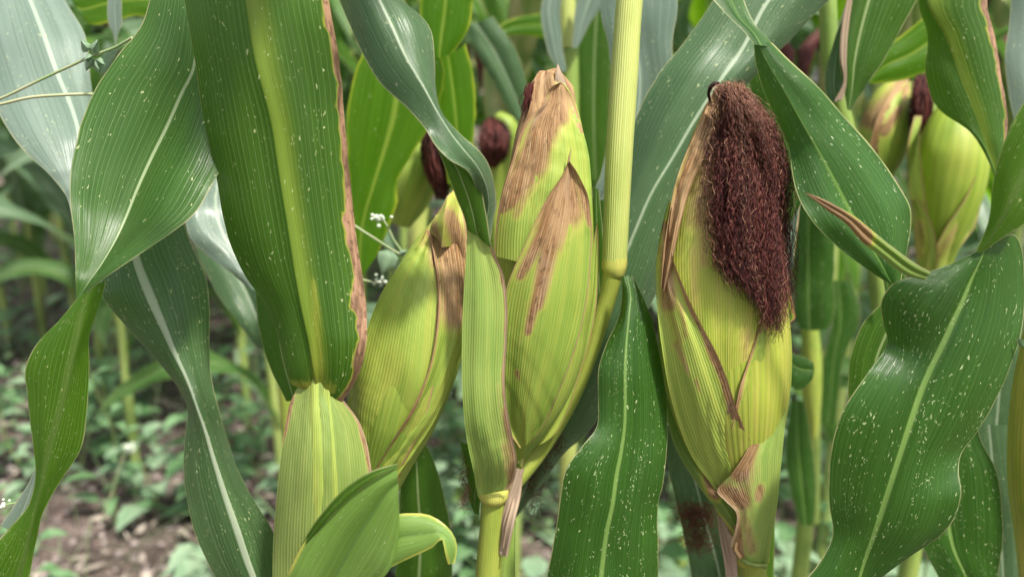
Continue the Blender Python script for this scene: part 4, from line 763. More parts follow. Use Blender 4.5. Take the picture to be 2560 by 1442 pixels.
# =================================================================== PLANT D: right-hand plant, its stalk just outside the frame
Dd = thing('corn_plant', foot(2760, 1300, .44), 'corn plant at the right edge with a broad flecked blade filling the lower right corner', 'corn plant')
def f(m):
    w, r = pl([(2740, -400, .47, 30), (2745, 300, .45, 34), (2755, 900, .44, 36), (2760, 1300, .44, 38)]); m.tube(w, r, k=20); stalk_down(m, 2760, 1280, .44, 38)
part('stalk', f, M['shank'], Dd)
def f(m):
    # upper flap seen where the blade turns over, then the wide hanging face
    leaf(m, [(2640, 120, 2660, 200, 2700, 330, .372, 0, 0), (2572, 235, 2600, 330, 2660, 440, .37, 0, .002), (2520, 330, 2560, 420, 2620, 500, .37, 0, .004), (2492, 410, 2530, 480, 2570, 556, .37, .002, .004), (2478, 490, 2508, 540, 2520, 588, .371, .003, .003), (2468, 560, 2480, 590, 2478, 616, .373, .002, .002), (2440, 625, 2446, 632, 2452, 634, .376, 0, 0)],
         nu=24, bl=.1, br=.1, seed=81, nveins=22)
    leaf(m, [(2446, 628, 2462, 622, 2480, 606, .378, 0, .0), (2380, 660, 2440, 660, 2512, 590, .378, -.002, .006), (2300, 688, 2418, 705, 2540, 590, .378, -.004, .014), (2238, 708, 2398, 755, 2556, 640, .377, -.004, .018), (2206, 752, 2374, 805, 2560, 740, .375, .0, .018), (2207, 805, 2350, 860, 2549, 835, .373, .008, .014), (2217, 858, 2324, 915, 2520, 920, .371, .012, .012), (2165, 935, 2300, 970, 2492, 985, .369, .004, .012),
             (2112, 1015, 2276, 1040, 2448, 1065, .367, .002, .012), (2082, 1100, 2250, 1120, 2402, 1130, .366, .004, .010), (2070, 1180, 2228, 1190, 2396, 1178, .366, .006, .004), (2070, 1255, 2206, 1260, 2402, 1240, .367, .006, -.004), (2079, 1335, 2184, 1330, 2366, 1325, .368, .008, -.004), (2046, 1398, 2166, 1395, 2270, 1392, .369, .006, .002), (2000, 1450, 2150, 1460, 2190, 1450, .37, .004, .006), (1950, 1510, 2130, 1540, 2150, 1520, .372, .004, .006)],
         nu=48, bl=.13, br=.12, rip=.002, ripw=.05, seed=82, nveins=30, mi=1, und=.002)
part('leaf', f, [M['light'], M['speck']], Dd, 'broad dark blade peppered with pale flecks and folding over at the top')
def f(m): shade_leaf(m, [(2180, 520, 2220, 500, 2260, 480, .375), (2190, 640, 2250, 620, 2320, 600, .375), (2200, 720, 2280, 740, 2350, 730, .375), (2230, 820, 2300, 840, 2380, 800, .375), (2250, 930, 2300, 930, 2350, 900, .375), (2270, 1010, 2280, 1010, 2290, 1000, .375)], .30, seed=204, rip=.004)
part('leaf', f, M['deep'], Dd)  # added out of view to shade the flecked blade's upper left
def f(m):
    leaf(m, [(2310, 700, 2316, 690, 2324, 678, .366, 0, 0), (2270, 690, 2282, 676, 2294, 662, .364, 0, 0), (2200, 640, 2216, 628, 2232, 618, .363, 0, 0), (2150, 600, 2164, 585, 2178, 574, .363, 0, 0), (2115, 560, 2126, 549, 2137, 541, .364, 0, 0), (2070, 528, 2078, 519, 2086, 512, .365, 0, 0), (2034, 500, 2038, 496, 2044, 492, .366, 0, 0), (2012, 483, 2013, 483, 2014, 482, .367, 0, 0)],
         nu=14, bl=.5, br=.5, seed=84, nveins=7, caps=[(2000, 480, 2150, 590, 30, 34, 1.0)])
part('leaf', f, M['rolled'], Dd, 'slim rolled blade with a brown withered tip')
def f(m):
    leaf(m, [(2300, 1000, 2380, 1000, 2440, 1000, .48, 0, 0), (2290, 1090, 2375, 1090, 2446, 1085, .478, 0, 0), (2285, 1170, 2372, 1170, 2484, 1165, .475, 0, 0), (2285, 1260, 2368, 1260, 2500, 1260, .473, 0, 0), (2300, 1350, 2378, 1360, 2502, 1350, .471, 0, 0), (2350, 1450, 2420, 1460, 2494, 1450, .47, 0, 0), (2380, 1520, 2430, 1520, 2490, 1520, .47, 0, 0)], nu=24, seed=85, rip=.003, nveins=16, und=.002)
part('leaf', f, M['speck'], Dd)
def f(m):
    leaf(m, [(2240, 660, 2245, 665, 2260, 680, .47, 0, 0), (2232, 722, 2250, 740, 2280, 740, .47, 0, 0), (2160, 805, 2220, 820, 2290, 820, .468, 0, 0), (2128, 890, 2190, 900, 2260, 900, .466, 0, 0), (2120, 970, 2180, 980, 2250, 980, .465, 0, 0), (2125, 1060, 2180, 1060, 2240, 1060, .465, 0, 0)], nu=20, seed=86, nveins=16)
    leaf(m, [(2205, 690, 2215, 690, 2226, 694, .46, 0, 0), (2212, 730, 2222, 728, 2234, 722, .46, 0, 0), (2225, 760, 2226, 758, 2228, 756, .46, 0, 0)], nu=6, seed=87)
part('leaf', f, M['deep'], Dd, split=True)
def f(m):
    e = Ear([(2600, 800, 30, .47), (2600, 1000, 62, .47), (2602, 1200, 72, .47), (2600, 1400, 50, .47), (2598, 1500, 40, .47)]); e.body(m, seed=9, nrib=40)
part('corn_ear', f, M['huskin'], Dd)
def f(m):
    leaf(m, [(2540, 845, 2560, 850, 2580, 856, .38, 0, 0), (2546, 860, 2568, 868, 2590, 876, .38, 0, 0), (2580, 880, 2600, 890, 2620, 900, .38, 0, 0)], nu=6, seed=88)
    leaf(m, [(2430, 1060, 2470, 1060, 2530, 1060, .56, 0, 0), (2440, 1200, 2485, 1200, 2545, 1200, .56, 0, 0), (2460, 1330, 2500, 1330, 2552, 1330, .56, 0, 0), (2470, 1500, 2510, 1500, 2560, 1500, .56, 0, 0)], nu=14, seed=89)
    leaf(m, [(2480, 780, 2520, 780, 2570, 780, .58, 0, 0), (2450, 950, 2500, 950, 2560, 950, .58, 0, 0), (2440, 1090, 2490, 1090, 2560, 1090, .58, 0, 0)], nu=14, seed=90)
part('leaf', f, M['blue'], Dd, split=True)

# =================================================================== PLANT E: twisting flecked blade beside the beard (stalk above and behind)
E = thing('corn_plant', foot(2215, 900, .72), 'corn plant with a twisted whitish-flecked blade hanging just right of the silk beard', 'corn plant')
def f(m):
    w, r = pl([(2055, -500, .74, 19), (2068, 0, .73, 20), (2078, 160, .73, 20), (2120, 340, .725, 20), (2180, 600, .72, 22), (2215, 900, .72, 23)]); m.tube(w, r, k=20); stalk_down(m, 2215, 890, .72, 23)
part('stalk', f, M['sheath'], E)
def f(m):
    leaf(m, [(1690, -120, 1740, -130, 1800, -140, .43, 0, 0), (1742, -50, 1786, -50, 1838, -60, .425, 0, 0), (1788, 4, 1826, 0, 1862, 4, .42, 0, 0), (1828, 48, 1850, 46, 1886, 60, .415, 0, 0), (1868, 90, 1888, 88, 1922, 100, .411, 0, .002), (1885, 112, 1902, 115, 1950, 130, .409, 0, .004)],
         nu=20, bl=.12, br=.1, seed=91, nveins=14)
    leaf(m, [(1882, 92, 1894, 108, 1930, 108, .411, .004, .0), (1889, 160, 1922, 165, 1984, 160, .408, .008, .0), (1908, 225, 1958, 225, 2046, 215, .405, .012, .0), (1940, 300, 2000, 300, 2112, 290, .402, .014, .002), (1972, 370, 2040, 370, 2178, 366, .399, .012, .004), (1980, 440, 2078, 440, 2234, 442, .396, .008, .008), (1998, 500, 2112, 505, 2276, 512, .394, .004, .010), (2030, 552, 2142, 565, 2280, 560, .392, .0, .012),
             (2082, 606, 2176, 618, 2270, 620, .391, 0, .01), (2148, 658, 2206, 668, 2258, 670, .390, .0, .006), (2210, 700, 2228, 705, 2250, 708, .390, 0, .002), (2238, 715, 2242, 717, 2247, 718, .39, 0, 0)],
         nu=40, bl=.1, br=.12, rip=.002, ripw=.05, seed=92, nveins=24, und=.002)
part('leaf', f, M['speckr'], E, 'twisted hanging blade with clusters of whitish flecks')
def f(m):
    leaf(m, [(2320, -60, 2340, -60, 2490, -60, .56, 0, 0), (2296, 0, 2318, 0, 2468, 0, .555, .01, 0), (2318, 90, 2362, 90, 2488, 90, .55, .014, 0), (2314, 180, 2404, 200, 2506, 200, .545, .016, .0), (2345, 270, 2444, 300, 2518, 300, .54, .014, 0), (2432, 335, 2468, 372, 2516, 372, .535, .006, 0), (2480, 430, 2492, 440, 2506, 440, .53, 0, 0), (2494, 480, 2500, 500, 2510, 500, .53, 0, 0)],
         nu=30, bl=.1, br=.16, seed=93, nveins=18, margins=[(1, [(0, .0028), (.5, .002), (1, .003)])], rip=.002)
part('leaf', f, M['bigrib'], E, 'upright folded blade with a pinkish dry margin')
def f(m):
    leaf(m, [(2122, -60, 2190, -60, 2320, -60, .60, 0, 0), (2128, 0, 2170, 0, 2292, 0, .597, 0, 0), (2108, 70, 2150, 75, 2248, 80, .594, 0, 0), (2100, 150, 2135, 155, 2205, 160, .59, 0, 0), (2108, 215, 2130, 220, 2162, 222, .588, 0, 0), (2118, 275, 2122, 276, 2128, 278, .586, 0, 0)], nu=24, seed=94, nveins=18, bl=.2, br=.1)
    leaf(m, [(2110, 20, 2120, 20, 2132, 20, .60, 0, 0), (2085, 100, 2098, 100, 2110, 100, .60, 0, 0), (2062, 215, 2085, 215, 2108, 215, .60, 0, 0), (2072, 260, 2090, 255, 2110, 250, .60, 0, 0)], nu=10, seed=95, mi=1)
    leaf(m, [(2118, -10, 2124, -10, 2132, -10, .592, 0, 0), (2104, 70, 2112, 70, 2122, 72, .59, 0, 0), (2100, 150, 2108, 150, 2116, 150, .588, 0, 0), (2108, 205, 2112, 206, 2117, 206, .587, 0, 0), (2085, 255, 2095, 250, 2108, 250, .588, 0, 0)], nu=8, seed=96, bl=.4, br=.4, mi=2)
part('leaf', f, [M['deep'], M['blue'], M['drystrip']], E, split=True)
def f(m):
    leaf(m, [(2420, 60, 2425, 90, 2430, 160, .66, 0, 0), (2340, 30, 2350, 90, 2370, 172, .66, 0, 0), (2308, 46, 2318, 110, 2318, 180, .66, 0, 0), (2255, 88, 2268, 140, 2262, 200, .66, 0, 0), (2215, 120, 2220, 160, 2210, 208, .66, 0, 0), (2170, 195, 2171, 203, 2174, 210, .66, 0, 0)], nu=16, seed=97, nveins=12)
part('leaf', f, M['bglit'], E)
def f(m):
    leaf(m, [(2530, -40, 2600, -40, 2680, -40, .60, 0, 0), (2524, 50, 2590, 50, 2680, 50, .6, 0, 0), (2512, 150, 2590, 150, 2680, 150, .60, 0, 0), (2528, 260, 2600, 260, 2690, 260, .6, 0, 0), (2560, 380, 2620, 380, 2700, 380, .6, 0, 0)], nu=18, seed=98)
    leaf(m, [(1970, 560, 1985, 540, 2004, 500, .50, 0, 0), (1960, 610, 1978, 600, 1996, 560, .50, 0, 0), (1950, 700, 1968, 690, 1984, 660, .50, 0, 0)], nu=8, seed=99, margins=[(1, [(0, .003), (.5, .002), (1, 0)])])
part('leaf', f, M['pale'], E, split=True)

# =================================================================== PLANT F: far left, pale shining blade and the big folded one
Ff = thing('corn_plant', foot(-190, 1300, .47), 'corn plant at the left edge with a pale shining blade and a twisted green one', 'corn plant')
def f(m):
    w, r = pl([(-150, -400, .5, 32), (-160, 300, .48, 34), (-180, 900, .47, 36), (-190, 1300, .47, 38)]); m.tube(w, r, k=20); stalk_down(m, -190, 1290, .47, 38)
part('stalk', f, M['shank'], Ff)
def f(m):
    leaf(m, [(-130, -130, 20, -130, 110, -130, .60, .0, .02), (-70, 0, 76, 0, 160, -5, .575, .0, .02), (-50, 120, 112, 90, 206, 75, .555, 0, .02), (-20, 220, 148, 190, 222, 160, .54, 0, .02), (0, 292, 182, 270, 232, 250, .525, 0, .02), (55, 370, 200, 345, 240, 320, .51, 0, .01), (118, 432, 196, 420, 236, 400, .50, 0, .005), (165, 492, 192, 480, 215, 480, .49, 0, 0), (180, 550, 190, 545, 205, 545, .48, 0, 0), (187, 640, 195, 640, 206, 640, .475, 0, 0), (192, 740, 198, 740, 206, 740, .47, 0, 0)],
         nu=32, bl=.08, br=.1, rip=.003, ripw=.07, seed=101, nveins=26)
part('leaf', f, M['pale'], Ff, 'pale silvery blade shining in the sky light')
def f(m):
    leaf(m, [(392, -70, 480, -70, 560, -60, .462, 0, .0), (375, 0, 490, 0, 560, 0, .457, 0, .0), (352, 70, 490, 80, 570, 90, .453, 0, -.0), (292, 140, 486, 165, 580, 180, .450, -.004, -.004), (234, 235, 452, 240, 580, 260, .447, -.008, -.010), (204, 310, 416, 320, 570, 340, .443, -.012, -.014), (186, 380, 378, 395, 550, 410, .437, -.014, -.018), (178, 450, 344, 470, 520, 470, .429, -.014, -.022), (180, 520, 314, 545, 486, 528, .420, -.012, -.022),
             (187, 590, 284, 610, 425, 578, .409, -.010, -.020), (189, 650, 252, 665, 350, 628, .398, -.006, -.016), (188, 700, 218, 712, 270, 680, .389, -.004, -.008), (188, 745, 196, 746, 215, 730, .385, 0, -.002)],
         nu=44, bl=.08, br=.10, rip=.002, ripw=.06, seed=102, nveins=30, mi=0, und=.0008)
    leaf(m, [(196, 742, 225, 726, 264, 700, .384, 0, 0), (150, 798, 208, 770, 254, 745, .383, 0, .004), (92, 862, 196, 840, 236, 800, .382, 0, .008), (64, 915, 182, 900, 225, 845, .381, 0, .012), (66, 985, 162, 985, 224, 930, .380, .002, .012), (74, 1060, 140, 1060, 219, 1030, .380, .003, .010), (86, 1125, 118, 1130, 205, 1120, .381, .004, .008), (88, 1190, 106, 1200, 160, 1190, .382, .004, .006), (74, 1255, 92, 1262, 118, 1262, .383, .003, .004), (30, 1310, 78, 1330, 98, 1320, .384, .002, .004), (0, 1342, 62, 1400, 82, 1400, .385, 0, .004), (-40, 1400, 40, 1480, 70, 1480, .386, 0, 0)],
         nu=32, bl=.12, br=.12, rip=.002, ripw=.05, seed=103, nveins=18, mi=1)
    leaf(m, [(86, 1175, 88, 1180, 92, 1190, .388, 0, 0), (70, 1210, 80, 1215, 90, 1225, .389, 0, 0), (40, 1255, 60, 1270, 80, 1290, .39, 0, 0), (5, 1310, 30, 1330, 60, 1350, .39, 0, 0)], nu=8, seed=104, mi=2)
part('leaf', f, [M['fold'], M['light'], M['pale']], Ff, 'big twisted blade, green on one half and bluish on the other')

# =================================================================== PLANT G: behind left plant
G = thing('corn_plant', foot(700, 700, .66), 'corn plant mostly hidden behind the broad brown-edged leaf, with pale bluish blades', 'corn plant')
def f(m):
    w, r = pl([(700, -300, .66, 24), (700, 700, .66, 26)]); m.tube(w, r, k=16); stalk_down(m, 700, 690, .66, 26)
part('stalk', f, M['shank'], G)
def f(m):
    leaf(m, [(500, 380, 560, 380, 640, 380, .57, 0, .01), (480, 450, 545, 450, 620, 450, .56, 0, .01), (462, 530, 540, 530, 640, 530, .55, 0, .01), (472, 590, 560, 590, 680, 590, .54, 0, .01), (520, 640, 600, 640, 700, 640, .535, 0, .01), (575, 680, 640, 690, 720, 700, .53, 0, .01), (620, 715, 660, 730, 720, 760, .53, 0, 0)], nu=24, seed=111, bl=.15, br=.1, rip=.003)
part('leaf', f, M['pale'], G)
def f(m):
    leaf(m, [(470, 560, 540, 560, 640, 560, .72, 0, 0), (500, 650, 575, 650, 670, 650, .71, 0, 0), (545, 740, 620, 740, 700, 740, .70, 0, 0), (600, 810, 650, 810, 720, 810, .69, 0, 0), (640, 870, 690, 870, 740, 870, .69, 0, 0)], nu=20, seed=112)
part('leaf', f, M['blue'], G)
def f(m):
    leaf(m, [(420, -60, 425, 0, 430, 70, .74, 0, 0), (330, -40, 340, 0, 350, 40, .74, 0, 0), (250, -30, 265, 10, 285, 55, .74, 0, 0), (180, -10, 195, 20, 215, 56, .74, 0, 0), (150, -40, 170, -10, 190, 10, .74, 0, 0)], nu=14, seed=113, mi=1)
    leaf(m, [(275, -30, 290, -30, 305, -30, .62, 0, 0), (268, 30, 287, 30, 305, 30, .62, 0, 0), (275, 70, 290, 72, 303, 66, .62, 0, 0), (284, 88, 290, 92, 294, 88, .62, 0, 0), (286, 110, 288, 112, 291, 114, .62, 0, 0)], nu=8, seed=114)
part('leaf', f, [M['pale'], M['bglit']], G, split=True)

# =================================================================== mid-distance plants traced behind the ears
H = thing('corn_plant', foot(1010, 900, .80), 'softly blurred corn plant with glowing lit-through blades, left of the middle ear', 'corn plant')
def f(m):
    w, r = pl([(1130, -300, .82, 20), (1060, 400, .81, 22), (1010, 900, .80, 24)]); m.tube(w, r, k=16); stalk_down(m, 1010, 890, .80, 24)
part('stalk', f, M['stalk'], H)
def f(m):
    leaf(m, [(950, 60, 1010, 60, 1070, 60, .68, 0, 0), (900, 150, 1000, 160, 1110, 170, .68, 0, 0), (868, 280, 985, 290, 1080, 300, .68, 0, 0), (866, 370, 960, 380, 1040, 370, .68, 0, 0), (872, 440, 935, 460, 1000, 440, .68, 0, 0), (880, 540, 905, 560, 990, 520, .68, 0, 0), (890, 700, 900, 700, 940, 640, .68, 0, 0)], nu=24, seed=121, nveins=14)
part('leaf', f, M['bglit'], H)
def f(m):
    leaf(m, [(1060, -60, 1120, -60, 1190, -60, .66, 0, 0), (1048, 30, 1110, 40, 1182, 20, .66, 0, 0), (1062, 90, 1100, 110, 1168, 80, .66, 0, 0), (1085, 140, 1098, 146, 1130, 134, .66, 0, 0)], nu=20, seed=122, nveins=12)
    leaf(m, [(1085, 130, 1120, 140, 1165, 110, .70, 0, 0), (1090, 200, 1130, 210, 1185, 200, .70, 0, 0), (1100, 300, 1140, 300, 1190, 290, .70, 0, 0), (1110, 380, 1145, 380, 1180, 380, .70, 0, 0), (1120, 460, 1145, 460, 1170, 460, .70, 0, 0)], nu=16, seed=123, nveins=12)
part('leaf', f, M['bglit'], H, split=True)
def f(m):
    e = Ear([(1072, 330, 14, .75), (1060, 380, 42, .75), (1042, 440, 58, .75), (1022, 500, 50, .75), (1002, 560, 26, .75)]); e.body(m, seed=3, nrib=30)
eh = part('corn_ear', f, M['husk'], H)
def f(m):
    silk_knob(m, [(1066, 322, .72, 12), (1076, 360, .715, 26), (1088, 410, .715, 32), (1098, 450, .715, 26), (1104, 500, .72, 12)], 260, 1)
part('silk', f, M['silk'], eh)

I = thing('corn_plant', foot(1255, 900, 1.05), 'distant corn plant with a short ear crowned by a dark red knob of silk', 'corn plant')
def f(m):
    w, r = pl([(1240, 430, 1.06, 14), (1250, 700, 1.05, 16), (1255, 900, 1.05, 17)]); m.tube(w, r, k=12); stalk_down(m, 1255, 890, 1.05, 17)
part('stalk', f, M['shank'], I)
def f(m):
    e = Ear([(1245, 282, 8, 1.02), (1256, 310, 34, 1.02), (1252, 360, 42, 1.02), (1246, 420, 34, 1.02), (1242, 500, 18, 1.02)]); e.body(m, seed=5, nrib=26)
ei = part('corn_ear', f, M['husk'], I)
def f(m):
    silk_knob(m, [(1228, 292, 1.0, 10), (1236, 318, .985, 30), (1238, 360, .975, 36), (1234, 400, .98, 26), (1230, 420, .985, 12)], 260, 2, .0006)
part('silk', f, M['silk'], ei)
def f(m):
    leaf(m, [(1150, 60, 1190, 60, 1230, 40, .98, 0, 0), (1185, 120, 1230, 120, 1280, 110, .98, 0, 0), (1230, 200, 1270, 200, 1310, 180, .98, 0, 0), (1280, 290, 1305, 285, 1325, 270, .98, 0, 0), (1320, 340, 1322, 338, 1325, 335, .98, 0, 0)], nu=14, seed=131)
    leaf(m, [(1215, 105, 1215, 95, 1215, 85, 1.0, 0, 0), (1280, 88, 1278, 68, 1276, 50, 1.0, 0, 0), (1370, 96, 1368, 60, 1366, 30, 1.0, 0, 0)], nu=10, seed=132, mi=1)
part('leaf', f, [M['blue'], M['bglit']], I, split=True)

J = thing('corn_plant', foot(1425, 900, .82), 'corn plant with a yellow jointed stalk rising between the middle ear and the bright stem', 'corn plant')
def f(m):
    w, r = pl([(1415, -300, .83, 20), (1418, 0, .825, 19), (1420, 122, .82, 18)]); m.tube(w, r, k=18)
    w, r = pl([(1422, 128, .82, 23), (1424, 300, .82, 22), (1425, 900, .82, 22)]); m.tube(w, r, k=18, mi=1); stalk_down(m, 1425, 890, .82, 22)
part('stalk', f, [M['stalk'], M['sheath']], J)
def f(m):
    leaf(m, [(1380, -60, 1395, -60, 1420, -60, .80, 0, 0), (1352, 30, 1372, 30, 1400, 30, .80, 0, 0), (1360, 90, 1382, 90, 1405, 95, .80, 0, 0), (1380, 150, 1395, 150, 1412, 150, .80, 0, 0), (1404, 180, 1410, 180, 1416, 178, .80, 0, 0)], nu=10, seed=141)
    leaf(m, [(1460, -60, 1500, -60, 1560, -60, .80, 0, 0), (1440, 10, 1470, 10, 1520, 0, .80, 0, 0), (1435, 60, 1455, 60, 1480, 50, .80, 0, 0), (1430, 120, 1440, 120, 1450, 110, .8, 0, 0)], nu=10, seed=142)
part('leaf', f, M['pale'], J, split=True)
def f(m):
    leaf(m, [(1470, -40, 1500, -40, 1530, -40, .88, 0, 0), (1450, 60, 1490, 60, 1530, 60, .88, 0, 0), (1445, 200, 1485, 200, 1525, 200, .88, 0, 0), (1450, 330, 1485, 330, 1520, 330, .88, 0, 0), (1470, 450, 1490, 450, 1510, 450, .88, 0, 0)], nu=14, seed=143, nveins=14)
    leaf(m, [(1500, 700, 1560, 600, 1600, 500, .9, 0, 0), (1500, 560, 1540, 520, 1580, 420, .9, 0, 0), (1480, 420, 1500, 400, 1560, 300, .9, 0, 0)], nu=10, seed=144)
part('leaf', f, M['deep'], J, split=True)

K = thing('corn_plant', foot(2350, 900, .80), 'blurred corn plant at upper right with two fat ears and silk between', 'corn plant')
def f(m):
    w, r = pl([(2300, -300, .86, 22), (2320, 400, .85, 24), (2350, 900, .84, 25)]); m.tube(w, r, k=16); stalk_down(m, 2350, 890, .84, 25)
part('stalk', f, M['sheath'], K)
EKa = Ear([(2262, 195, 10, .79), (2240, 235, 42, .785), (2222, 300, 60, .78), (2205, 370, 58, .78), (2190, 440, 36, .78)])
def f(m): EKa.body(m, seed=4, nrib=28, caps=[(2260, 200, 2170, 300, 26, 30, .8)])
eka = part('corn_ear', f, M['husk'], K, 'left ear with a brownish upper flank')
def f(m): husk(m, EKa, [(2170, 420, 2240, 420), (2180, 340, 2285, 340), (2210, 260, 2292, 260), (2250, 205, 2285, 205)], off=.003, seed=151, caps=[(2210, 330, 2250, 270, 16, 10, .9)], margins=[(0, [(0, .004), (1, .004)])])
part('husk_leaf', f, M['husk'], eka)
EKb = Ear([(2402, 245, 30, .74), (2394, 300, 62, .735), (2384, 370, 80, .73), (2372, 440, 84, .73), (2358, 510, 76, .73), (2345, 580, 58, .73), (2336, 650, 42, .735), (2332, 730, 32, .74)])
def f(m): EKb.body(m, seed=7, nrib=22)
ekb = part('corn_ear', f, M['husklit'], K, 'large smooth yellow-green ear')
def f(m):
    husk(m, EKb, [(2310, 600, 2330, 600), (2280, 520, 2318, 520), (2268, 430, 2305, 430), (2272, 350, 2300, 350), (2286, 290, 2305, 290)], off=.004, nu=10, seed=152)
    husk(m, EKb, [(2310, 720, 2350, 720), (2330, 640, 2400, 620), (2370, 560, 2440, 560), (2410, 500, 2455, 500), (2440, 440, 2462, 440)], off=.005, nu=10, seed=153, caps=[(2330, 650, 2420, 540, 20, 16, .5)])
    husk(m, EKb, [(2300, 720, 2330, 720), (2290, 640, 2345, 640), (2285, 560, 2330, 560), (2275, 500, 2300, 500)], off=.006, nu=10, seed=154, caps=[(2300, 640, 2300, 560, 16, 16, .5)])
part('husk_leaf', f, M['husk'], ekb)
def f(m):
    silk_knob(m, [(2306, 185, .755, 16), (2304, 240, .75, 26), (2300, 300, .75, 24), (2290, 340, .75, 12)], 240, 3)
part('silk', f, M['silk'], ekb)

Lp_ = thing('corn_plant', foot(2025, 1300, .95), 'blurred corn plant with a yellow stalk and spotted dark leaves, right of the bearded ear', 'corn plant')
def f(m):
    w, r = pl([(2000, 300, .97, 18), (2022, 800, .96, 20), (2028, 1000, .955, 22), (2025, 1300, .95, 24)]); m.tube(w, r, k=16); stalk_down(m, 2015, 1290, .95, 22)
part('stalk', f, M['sheath'], Lp_)
def f(m):
    leaf(m, [(1985, 500, 2020, 500, 2080, 500, .85, 0, 0), (1975, 600, 2020, 600, 2085, 600, .85, 0, 0), (1985, 700, 2020, 700, 2085, 700, .85, 0, 0), (1990, 790, 2022, 800, 2080, 800, .85, 0, 0), (2000, 820, 2024, 826, 2070, 822, .85, 0, 0)], nu=16, seed=161)
    leaf(m, [(1975, 1000, 1992, 1000, 2010, 1000, .84, 0, 0), (1965, 1120, 1995, 1120, 2030, 1110, .84, 0, 0), (1975, 1220, 2005, 1220, 2040, 1220, .84, 0, 0), (2000, 1310, 2015, 1312, 2035, 1310, .84, 0, 0)], nu=14, seed=162)
    leaf(m, [(2070, 700, 2095, 700, 2130, 700, .98, 0, 0), (2080, 800, 2100, 800, 2150, 790, .98, 0, 0), (2060, 900, 2085, 900, 2110, 900, .98, 0, 0), (2050, 1060, 2070, 1060, 2090, 1060, .98, 0, 0)], nu=12, seed=163)
part('leaf', f, M['speck'], Lp_, split=True)
def f(m):
    e = Ear([(2026, 805, 18, .92), (2030, 900, 24, .92), (2030, 1000, 22, .92), (2034, 1090, 8, .92)]); e.body(m, seed=3, nrib=20)
part('corn_ear', f, M['husk'], Lp_)
def f(m):
    leaf(m, [(1966, 870, 1972, 900, 1970, 960, .60, 0, 0), (1985, 885, 1995, 920, 1990, 975, .60, 0, 0), (2010, 892, 2018, 925, 2010, 970, .60, 0, 0), (2032, 905, 2036, 925, 2030, 950, .60, 0, 0)], nu=10, seed=164)
part('leaf', f, M['speck'], Lp_)
# =================================================================== the field behind: generic plants, built once per kind and copied
def field_leaf(m, base, az, elev, length, width, droop, twist, seed, nveins=14, broken=0):
    """3-d arching blade starting at base, azimuth az, initial elevation elev, bending down by droop"""
    n = 30; t = np.linspace(0, 1, n); a = elev - droop * t ** 1.3 - (broken * smooth(.5, .6, t)); ds = length / (n - 1)
    hx = np.concatenate([[0], np.cumsum(np.cos(a[:-1]) * ds)]); hz = np.concatenate([[0], np.cumsum(np.sin(a[:-1]) * ds)])
    azt = az + .5 * n1(t * 1.6, seed) * t
    M_ = np.stack([base[0] + hx * np.cos(azt), base[1] + hx * np.sin(azt), base[2] + hz], -1)
    T = np.gradient(M_, axis=0); T /= np.linalg.norm(T, axis=1)[:, None]
    S = np.cross(T, [0, 0, 1.]); S /= np.linalg.norm(S, axis=1)[:, None] + 1e-9; Nn = np.cross(S, T)
    rot = twist * t + .5 * n1(t * 3, seed + 9); S2 = S * np.cos(rot)[:, None] + Nn * np.sin(rot)[:, None]; N2 = np.cross(S2, T)
    w = width * .5 * np.interp(t, [0, .08, .3, .6, .85, 1], [.55, .75, 1, .9, .5, .02])
    lift = .35 * w
    Lq = M_ + S2 * w[:, None] + N2 * (lift * (1 - .6 * t))[:, None]; Rq = M_ - S2 * w[:, None] + N2 * (lift * (1 - .6 * t))[:, None]
    blade(m, Lq, M_, Rq, nu=8, bl=.1, br=.1, rip=.006, ripw=.06, nveins=nveins, seed=seed, und=.001)
